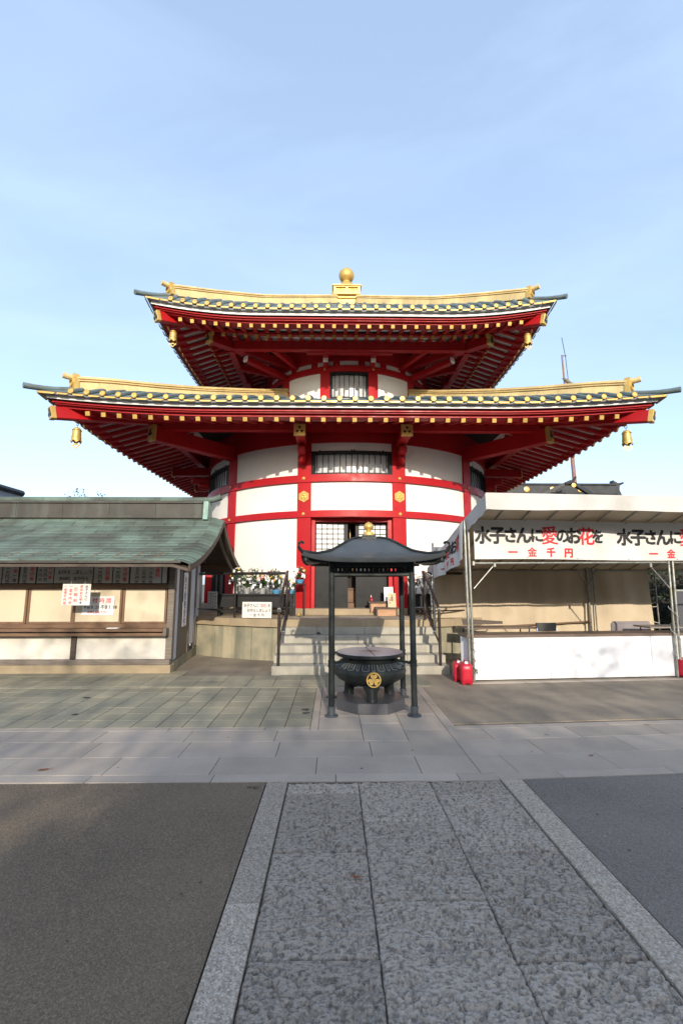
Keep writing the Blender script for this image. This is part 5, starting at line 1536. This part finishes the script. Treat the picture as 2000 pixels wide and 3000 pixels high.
stand('black lacquer table carrying the potted flowers left of the door', -2.68, -.93, 10.92, 11.30, .84, 1.345, 'black flower tables beside the door')
stand('black lacquer table carrying the potted flowers right of the door', 1.72, 2.75, 10.95, 11.32, .84, 1.345, 'black flower tables beside the door')
ft_ = [('white flowers in a grey pot at the left end of the flower table', (-2.02, 11.06, 1.345), POTG, .30, .17, 0),
       ('white and red flowers in a grey pot next to the left end of the table', (-1.66, 11.04, 1.345), POTG, .28, .17, 0),
       ('mixed flowers in a blue bowl in the middle of the left table', (-1.34, 11.05, 1.345), PLASB, .30, .18, 1),
       ('mixed flowers in a blue bowl at the right end of the left table', (-1.02, 11.02, 1.345), PLASB, .20, .13, 1),
       ('tall flowers in the back row at the left end of the left table', (-2.25, 11.22, 1.40), POTG, .42, .20, 0),
       ('tall flowers in the back row over the grey pots', (-1.85, 11.24, 1.40), POTG, .44, .20, 0),
       ('tall flowers in the back row over the blue bowls', (-1.45, 11.24, 1.40), POTG, .42, .20, 0)]
for i, (lab, p, m_, h_, r_, bw) in enumerate(ft_): potted(lab, p, m_, h_, r_, None, 100 + i, bool(bw), 7)
ps = thing('plant_stand', 'dark stand lifting a blue flower bowl against the red pillar', 'stand', (-.80, 11.12, .84))
MB().box(-.93, -.67, 11.02, 11.22, 1.56, 1.585).obj('top', BLACK, ps)
for sx in (-.91, -.69):
    for sy in (11.04, 11.2): MB().box(sx - .012, sx + .012, sy - .012, sy + .012, .84, 1.56).obj('leg', BLACK, ps)
potted('small flowers in a raised blue bowl against the red pillar', (-.80, 11.12, 1.585), PLASB, .25, .13, None, 131, True, 8, .075)
for i, (lab, x, h_) in enumerate((('white flowers in a grey pot beside the temple pillar right of the door', 1.86, .33), ('tagged flowers in a grey pot in the middle of the right table', 2.16, .34), ('tagged flowers in a grey pot on the right table next to the tent', 2.5, .38))):
    potted(lab, (x, 11.08, 1.345), POTG, h_, .17, None, 150 + i, False, 7)
random.seed(77)
# sign hung on the guard rail
ax = math.asin((-1.62 - X0) / 6.05); ctr = polar(6.13, ax, 1.19); ex_ = Vector((math.cos(ax) * .6 + .4, math.sin(ax) * .6, 0)).normalized()
board('flower_sign', 'white three line sign with red words for flowers on the left podium edge', 'sign', ctr - ex_ * .33 + Vector((0, 0, 0)), ex_, (0, 0, 1), .66, .335, .008, BOARD,
      [('水子さんに', .065, -.075, .085, 'h', 0, .068, .85), ('「お花」', .395, -.075, .075, 'h', 1, .054, .8), ('を', .605, -.075, .075, 'h', 0, .07, .85), ('お供えしましょう', .145, -.175, .078, 'h', 0, .067, .9), ('一金千円', .20, -.275, .07, 'h', 0, .088)], bold=.02)
ax = math.asin((-2.80 - X0) / 6.05); ex_ = Vector((math.cos(ax), math.sin(ax), 0))
board('notice_sign', 'grey white notice with vertical columns behind the booth corner', 'sign', polar(6.0, ax, 1.40) - ex_ * .16, ex_, (0, 0, 1), .30, .40, .008, BOARDD,
      [('供養受付の', .25, -.05, .055, 'v', 0, .068), ('お済みの方は', .18, -.05, .052, 'v', 0, .06), ('御堂前をおいで', .11, -.05, .05, 'v', 0, .053), ('よって下さい', .045, -.05, .05, 'v', 0, .055)], bold=.005)
# steps with offering boxes in front of the right door
def obox(label, x0, x1, y0, y1, z0, z1):
    t = thing('offering_step', label, 'box', ((x0 + x1) / 2, (y0 + y1) / 2, z0), 0, 'wooden offering stands before the door')
    MB().box(x0 + .04, x1 - .04, y0 + .03, y1 - .03, z0, z1 - .035).obj('front_board', WOODL, t)
    for s in (x0 + .005, x1 - .04): MB().box(s, s + .035, y0 + .02, y1 - .02, z0, z1 - .035).obj('side_board', WOODD, t)
    MB().box(x0 - .02, x1 + .02, y0 - .01, y1 + .01, z1 - .035, z1, c=.004).obj('top_board', WOODD, t)
    return t


obox('upper wooden stand with red doll before the black door', .84, 1.30, 11.28, 11.52, .90, 1.155)
obox('lower wooden stand with weathered notice before the black door', .97, 1.47, 10.98, 11.24, .84, 1.035)
tl = Vector((0, .22, 1)).normalized()
board('leaning_notice', 'white notice with small columns leaning on the upper wooden stand', 'sign', (1.205, 11.45, 1.49), (1, 0, 0.04), tl, .22, .335, .008, BOARD,
      [('線香一束百円', .17, -.045, .04, 'v', 1, .045), ('ろうそく百円', .115, -.045, .036, 'v', 1, .04), ('お納め下さい', .06, -.05, .036, 'v', 0, .04)], bold=.01)
board('weathered_notice', 'weathered brown edged notice leaning on the lower wooden stand', 'sign', (1.255, 11.12, 1.36), (1, 0, -.03), tl, .19, .33, .01, PLAN,
      [('お賽銭', .10, -.055, .055, 'v', 0, .055), ('奉納', .05, -.17, .045, 'v', 1, .06)], bold=.01)
dl = MB(); dl.lathe([(.012, 0), (.028, .015), (.03, .04), (.018, .06), (.026, .075), (.024, .10), (.004, .112)], 12, at=(.90, 11.38, 1.155)); dl.m = 1; dl.lathe([(.007, .10), (.009, .13), (.004, .15)], 8, at=(.888, 11.38, 1.155))
tag(dl.obj('red_doll', [PLASR, PAPER]), 'tiny red doll on the upper wooden stand by the door', 'doll')
tag(MB().lathe([(.03, 0), (.036, .075), (.032, .075), (.028, .01)], 14, at=(1.56, 11.0, .84)).obj('white_cup', PAPER), 'small white cup on the podium right of the wooden stand', 'cup')
tag(MB().lathe([(.006, 0), (.03, .012), (.047, .045), (.045, .06), (.03, .085), (.01, .095), (.012, .11), (.002, .112)], 16, at=(-.78, 10.75, .84)).obj('gold_ball', GOLD), 'small gold ball ornament on the podium by the red pillar', 'ornament')
er = thing('plaque_rack', 'rack of small wooden votive plaques behind the reception booth', 'rack', (-4.05, 13.0, .84))
MB().box(-4.5, -3.62, 13.05, 13.1, .84, 2.0).obj('back_board', CREAM, er); MB().box(-4.55, -3.58, 12.9, 13.15, 2.0, 2.06).obj('top', WOODD, er)
for i in range(4):
    for j in range(5):
        x_, z_ = -4.4 + i * .2, 1.0 + j * .18
        b = MB(); b.prism([(-.07, 0), (.07, 0), (.07, .09), (0, .13), (-.07, .09)], frame((x_, 13.0, z_), (1, 0, 0), (0, 0, 1)), .01); b.obj('plaque', WOODL, er)
# string from the right rail to the side banner pole
tag(MB().tube([(1.90, 9.92, 1.83), (1.98, 9.85, 1.78), (2.06, 9.74, 1.70)], .006, 5).obj('twine', TWINE), 'white twine tied from the right handrail to the side banner', 'twine')
tag(MB().tube([(2.055, 9.73, 0), (2.055, 9.73, 2.42)], .022, 8).obj('banner_pole', GALV), 'steel pole holding the far end of the side banner', 'pole')

# ---------------------------------------------------------------- fallen leaves
lf = [(-2.50, 4.36, .055, 'brown fallen leaf on the left end of the granite crossing'), (.12, 2.83, .035, 'rust red fallen leaf in the middle of the pecked stone path'), (3.55, 5.55, .03, 'brown fallen leaf on the right end of the granite crossing'), (2.4, 4.62, .03, 'curled tan leaf on the granite right of the path'), (2.25, 5.22, .025, 'dark leaf lying on the right granite crossing'), (-.62, 3.98, .035, 'blackened leaf at the corner of the brown asphalt')]
for x, y, s, lab in lf:
    b = MB(); a = random.uniform(-.5, .5); Mx = Matrix.Translation((x, y, .006)) @ Matrix.Rotation(a, 4, 'Z')
    n = 8; top_ = [(s * (2 * i / n - 1), s * .38 * math.sin(math.pi * i / n)) for i in range(n + 1)]
    vs = [Mx @ Vector((x_, y_ * sg, .004 * (1 - sg * .2) * abs(math.sin(3 * x_ / s)))) for sg in (1, -1) for x_, y_ in top_]
    b.add(vs, [(i, i + 1, n + 1 + i + 1, n + 1 + i) for i in range(n)]); b.bar(Mx @ Vector((s, 0, .004)), Mx @ Vector((s * 1.4, .004, .003)), .003, .003)
    tag(b.obj('fallen_leaf', STAIN if 'black' in lab or 'dark' in lab else DEADL), lab, 'leaf', 'fallen leaves on the paving')

# ---------------------------------------------------------------- background
bh = thing('rear_hall', 'dark tiled temple hall roof with gold discs behind the tent', 'temple', (13, 30, 0))
DZ = .46
MB().box(4.5, 17.2, 27.9, 28.5, 6.55 + DZ, 7.05 + DZ).obj('ridge_wall', TILEK, bh); MB().box(4.5, 17.3, 27.82, 28.58, 7.05 + DZ, 7.16 + DZ, c=.03).obj('ridge_cap', TILEK, bh)
MB().box(4.5, 17.35, 27.8, 28.6, 6.5 + DZ, 6.56 + DZ).obj('ridge_foot', TILEK, bh)
for x in (10.1, 11.75, 13.35, 15.05):
    MB().lathe([(.17, 0), (.17, .04), (.14, .05), (.002, .05)], 18, M=frame((x, 27.9, 6.78 + DZ), (1, 0, 0), (0, 0, 1), (0, -1, 0))).obj('gold_disc', GOLD, bh)
b = MB(); b.grid(lambda u, v: (3 + 14.2 * u, 27.9 - 5 * v, 6.55 + DZ - 3.0 * v ** .8), 10, 8, True); b.grid(lambda u, v: (3 + 14.2 * u, 28.5 + 5 * v, 6.55 + DZ - 3.0 * v ** .8), 10, 8); b.obj('roof_slope', TILEK, bh)
MB().box(4, 18, 25, 31.5, 0, 4).obj('wall', WOODD, bh)
rd = MB(); rd.tube([(17.2, 28.2, 7.1 + DZ), (17.6, 28.2, 7.15 + DZ), (17.95, 28.2, 7.28 + DZ)], .12, 8, scale=[1, .8, .4]); rd.prism([(0, -.6), (.5, -.6), (.35, -.2), (.4, .15), (0, .4)], frame((17.2, 28.0, 7.0 + DZ), (1, 0, 0), (0, 0, 1)), -.4); rd.obj('ridge_end', TILEK, bh)
gg = MB(); gg.bar((12.3, 27.0, 6.28 + DZ), (13.85, 26.6, 7.0 + DZ), .22, .2); gg.bar((15.2, 27.0, 6.28 + DZ), (13.85, 26.6, 6.95 + DZ), .22, .2); gg.tube([(13.5, 26.6, 6.85 + DZ), (13.85, 26.5, 6.95 + DZ), (14.05, 26.4, 7.25 + DZ)], .11, 8, scale=[1, .9, .5]); gg.obj('dormer_gable', TILEK, bh)
MB().lathe([(.13, 0), (.13, .04), (.002, .05)], 16, M=frame((13.85, 26.35, 6.72 + DZ), (1, 0, 0), (0, 0, 1), (0, -1, 0))).obj('gold_disc', GOLD, bh)
ms = thing('radio_mast', 'thin leaning radio mast rising behind the right side of the roof', 'mast', (16.25, 30, 0))
MB().tube([(16.3, 30, 0), (15.86, 30, 7.9), (15.64, 30, 17.1)], .075, 10, scale=[2.2, 1.75, .7]).obj('pole', mat('rust_paint', (.26, .12, .10), .6, col2=(.2, .1, .09), nscale=2), ms)
an = MB(); an.tube([(15.95, 30, 15.2), (15.88, 30, 17.0), (15.72, 30, 18.4)], .022, 5); an.bar((15.6, 30, 17.05), (15.95, 30, 17.05), .04, .04); an.bar((15.66, 30, 15.2), (15.98, 30, 15.2), .04, .04); an.tube([(16.0, 30, 7.5), (15.88, 30, 12), (15.95, 30, 15.2)], .02, 4); an.obj('antenna', IRON, ms)
lh = thing('tiled_roof_house', 'dark tiled roof corner rising behind the booth at the left edge', 'house', (-13.0, 17, 0))
b = MB(); b.sheet(lambda u, v: (-12.5 + 3.5 * v ** .9, 14.5 + 4.0 * u, 5.06 - 1.55 * v ** .8), 6, 8, (0, 0, 1), .12); b.sheet(lambda u, v: (-12.5 - 3.5 * v ** .9, 14.5 + 4.0 * u, 5.06 - 1.55 * v ** .8), 6, 8, (0, 0, 1), .12); b.obj('roof', TILEK, lh)
MB().tube([(-12.48, 14.3, 5.12), (-12.48, 18.6, 5.12)], .13, 8).obj('ridge', TILEK, lh)
MB().tube([(-12.48, 14.5, 5.1), (-11.9, 14.4, 4.98), (-11.5, 14.35, 5.0)], .10, 8).obj('ridge_horn', TILEK, lh)
MB().box(-14.5, -9.5, 14.9, 18.2, 0, 3.7).obj('wall', WOODD, lh)


def tree(label, x, y, h, r, n, size, m=LEAFD, seed=1, trunk_r=.16, zlo=.35, grp=None, squash=.8, name='tree'):
    random.seed(seed)
    t = thing(name, label, 'tree', (x, y, 0), 0, grp)
    tk = MB(); tk.tube([(x, y, -.1), (x + .1, y, h * .3), (x - .05, y + .1, h * .6), (x, y, h * .92)], trunk_r, 8, scale=[1.2, 1, .7, .15])
    limbs = []
    for i in range(12):
        a = random.uniform(0, 6.28); z0 = h * random.uniform(.3, .75); L_ = r * random.uniform(.6, 1.0); e = Vector((x + math.cos(a) * L_, y + math.sin(a) * L_, z0 + random.uniform(.1, .35) * h * .6))
        tk.tube([(x, y, z0), Vector((x, y, z0)).lerp(e, .5) + Vector((0, 0, .1)), e], trunk_r * .38, 5, scale=[1, .6, .2]); limbs.append(e)
    tk.obj('trunk', BARK, t)
    b = MB(); cl = []
    for i in range(max(8, n // 60)):
        q = rv(.55)
        if q.length > 1: q.normalize()
        cl.append(Vector((x + q.x * r, y + q.y * r, h * (zlo + 1) / 2 + q.z * h * (1 - zlo) / 2 * .95)))
    for i in range(n):
        c = random.choice(cl) + rv(.24 * r)
        leaf_quad(b, c, rv() + Vector((0, -.2, .6)), size * random.uniform(.6, 1.3), random.uniform(0, 6))
    b.obj('crown', m, t, smooth=0)
    return t


tw = thing('twig_tree', 'thin leafy tree top showing above the booth ridge', 'tree', (-9.6, 18, 0))
random.seed(5); k = MB(); lfm = MB(); k.tube([(-9.6, 18, 0), (-9.6, 18, 3.5)], .08, 6)
for i in range(11):
    a = -1.0 + 2.0 * i / 10; e = Vector((-9.55 + a * .85, 18 + random.uniform(-.3, .3), 4.75 + random.uniform(-.25, .45)))
    mid = Vector((-9.6 + a * .35, 18, 4.0)); k.tube([(-9.6, 18, 3.4), mid, e], .014, 4, scale=[1.4, .8, .3])
    for j in range(38):
        q = mid.lerp(e, random.uniform(.25, 1.05)) + rv(.055); leaf_quad(lfm, q, rv(), random.uniform(.035, .065), random.uniform(0, 6))
k.obj('trunk', BARK, tw); lfm.obj('crown', LEAFD, tw, smooth=0)


def hedge(label, x0, x1, y0, y1, z1, n, seed, m=LEAFD, size=.05):
    random.seed(seed); b = MB()
    t = thing('hedge', label, 'hedge', ((x0 + x1) / 2, (y0 + y1) / 2, 0))
    for i in range(n):
        f_ = random.random(); p = Vector((random.uniform(x0, x1), y0 + (y1 - y0) * f_ ** 2, random.uniform(0, z1) + .1 * math.sin(i)))
        leaf_quad(b, p, rv(.7) + Vector((0, -.7, .4)), size * random.uniform(.6, 1.4), random.uniform(0, 6))
    b.obj('foliage', m, t, smooth=0)
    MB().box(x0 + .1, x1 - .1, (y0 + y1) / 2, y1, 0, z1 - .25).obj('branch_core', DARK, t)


hedge('dark green hedge seen through the gap right of the tent curtain', 7.0, 11.5, 11.6, 12.6, 2.6, 5200, 31)
hedge('green shrubs far behind the right handrail and tent', 2.6, 5.6, 13.6, 14.4, 2.1, 2600, 32)
hedge('dim shrubs far behind the reception booth', -9.5, -4.7, 14.6, 15.4, 1.9, 2600, 33)
dp = thing('noticeboard', 'dark grey panel standing at the right edge behind the tent', 'panel', (8.5, 10.9, 0), TA)
MB().box(8.0, 9.6, 10.98, 11.03, .2, 1.40, c=.004).obj('board', mat('slate_panel', (.07, .075, .09), .5), dp); MB().box(7.99, 9.61, 10.96, 11.05, 1.40, 1.44).obj('top_rail', POTG, dp)
for x in (8.05, 9.55): MB().box(x - .03, x + .03, 11.03, 11.08, 0, 1.4).obj('leg', IRON, dp)

# trees behind the photographer that keep the low sun off the forecourt
for i, (x, y, h, r, n, lab) in enumerate(((7.5, -12.5, 7.6, 2.6, 5200, 'broad tree behind the camera right of the path'), (2.6, -14.0, 8.0, 2.5, 5600, 'tree behind the camera straight beyond the path'), (-2.3, -13.0, 8.3, 2.3, 2600, 'thin tree behind the camera left of the path edge'), (12.5, -13.5, 7.0, 2.7, 2400, 'tree behind the camera far right of the path'), (-7.2, -14.0, 6.9, 2.7, 2400, 'tree behind the camera left of the path'), (-12.6, -12.5, 7.4, 2.7, 2400, 'tree behind the camera far left of the path'))):
    tree(lab, x, y, h, r, n, .10, LEAFD, 40 + i, zlo=.08, grp='forecourt trees behind the camera')
hedge('unseen leaf screen added behind the camera to block low sky', -34, 34, -16.5, -15.4, 6.6, 26000, 39, size=.16)  # added out of view to cut the light from the low sky

# unseen hall added behind the camera to keep bright low sky off the eaves
mh = thing('added_hall', 'unseen dark roofed hall added behind the camera to block low sky', 'temple', (28, -46, 0))
b = MB(); hp_ = [(-40.0, 15.0), (-37.5, 12.6), (-35.0, 10.9), (-32.5, 9.7)]
b.sheet(lambda u, v: (3.2 - 3 * v + (50 + 3 * v) * u, -40 + 8 * v, 15.0 - 5.4 * v ** .75), 12, 8, (0, 0, 1), .3)
b.sheet(lambda u, v: (3.2 - 3 * v + (50 + 3 * v) * u, -40 - 12 * v, 15.0 - 7 * v ** .75), 12, 8, (0, 0, 1), .3)
b.obj('roof', TILEK, mh); MB().box(3.0, 54, -40.4, -39.6, 14.6, 15.5).obj('ridge', TILEK, mh)
MB().box(4.5, 52, -49, -34.5, 0, 9.6).obj('wall', PLASTERB, mh)
for x in np.arange(5, 52, 4.0): MB().box(x - .25, x + .25, -34.52, -34.1, 0, 9.5).obj('pillar', WOODD, mh)

# spots and small stains on the paving, each lying on its own surface
SPOTS = [(-.716, 2.815, .010, 'l', -.0035), (-.67, 4.0, .018, 'l', -.0035), (-.79, 2.72, .008, 'l', -.0035), (-1.6, 3.1, .007, 'l', -.0035), (-1.2, 2.4, .006, 'l', -.0035), (1.843, 3.525, .009, 'r', -.0035), (1.79, 3.08, .010, 'r', -.0035), (2.5, 3.6, .007, 'r', -.0035),
         (.243, 4.357, .012, 'p', .0012), (.759, 4.798, .009, 'p', .0012), (-.36, 6.27, .05, 'p', .0012), (-.35, 6.12, .042, 'p', .0012), (-1.883, 4.408, .006, 'p', .0012), (-3.17, 6.09, .04, 'p', .0012), (-3.47, 6.95, .05, 'p', .0012), (-1.1, 5.2, .006, 'p', .0012), (1.9, 4.75, .007, 'p', .0012), (2.6, 5.1, .006, 'p', .0012)]
asph = [o for o in C.objects if o.name.startswith('asphalt')]
random.seed(9)
for x, y, r_, par, z in SPOTS:
    b = MB(); n = 11
    rr = [r_ * random.uniform(.6, 1.2) for _ in range(n)]
    b.prism([(x + rr[i] * 1.25 * math.cos(2 * math.pi * i / n), y + rr[i] * math.sin(2 * math.pi * i / n)) for i in range(n)], Matrix.Translation((0, 0, z)), .0012)
    b.obj('stain', STAIN, {'l': asph[0], 'r': asph[1], 'p': pave, 't': bedding}[par], smooth=0)

# grit gathered along the kerbs and the edge of the granite crossing
random.seed(21)
b = MB()
for i in range(1500):
    q = random.random()
    if q < .3: x, y, z = -.548 - abs(random.gauss(0, .02)), random.uniform(1.2, 4.08), -.003
    elif q < .55: x, y, z = 1.558 + abs(random.gauss(0, .025)), random.uniform(1.2, 4.1), -.003
    elif q < .72: x, y, z = random.uniform(-4.5, -.56), 4.088 - abs(random.gauss(0, .018)), -.003
    elif q < .86: x = random.uniform(1.6, 6); y = 4.112 + (x - 1.556) * .0697 - abs(random.gauss(0, .018)); z = -.003
    else: x = random.uniform(1.4, 5.5); y = 5.665 + (x - 1.37) * .0697 + abs(random.gauss(0, .03)); z = -.003
    r_ = random.uniform(.0015, .0042)
    b.add([(x - r_, y - r_ * .8, z), (x + r_ * 1.1, y - r_, z), (x + r_ * .1, y + r_, z), (x, y, z + r_ * 1.4)], [(0, 2, 1), (0, 1, 3), (1, 2, 3), (2, 0, 3)])
tag(b.obj('grit', mat('loose_grit', (0.16, 0.13, 0.10), 0.9, col2=(0.30, 0.26, 0.21), nscale=300), None, smooth=0), 'loose grit gathered along the kerbs and paving edges', 'grit', kind='stuff')
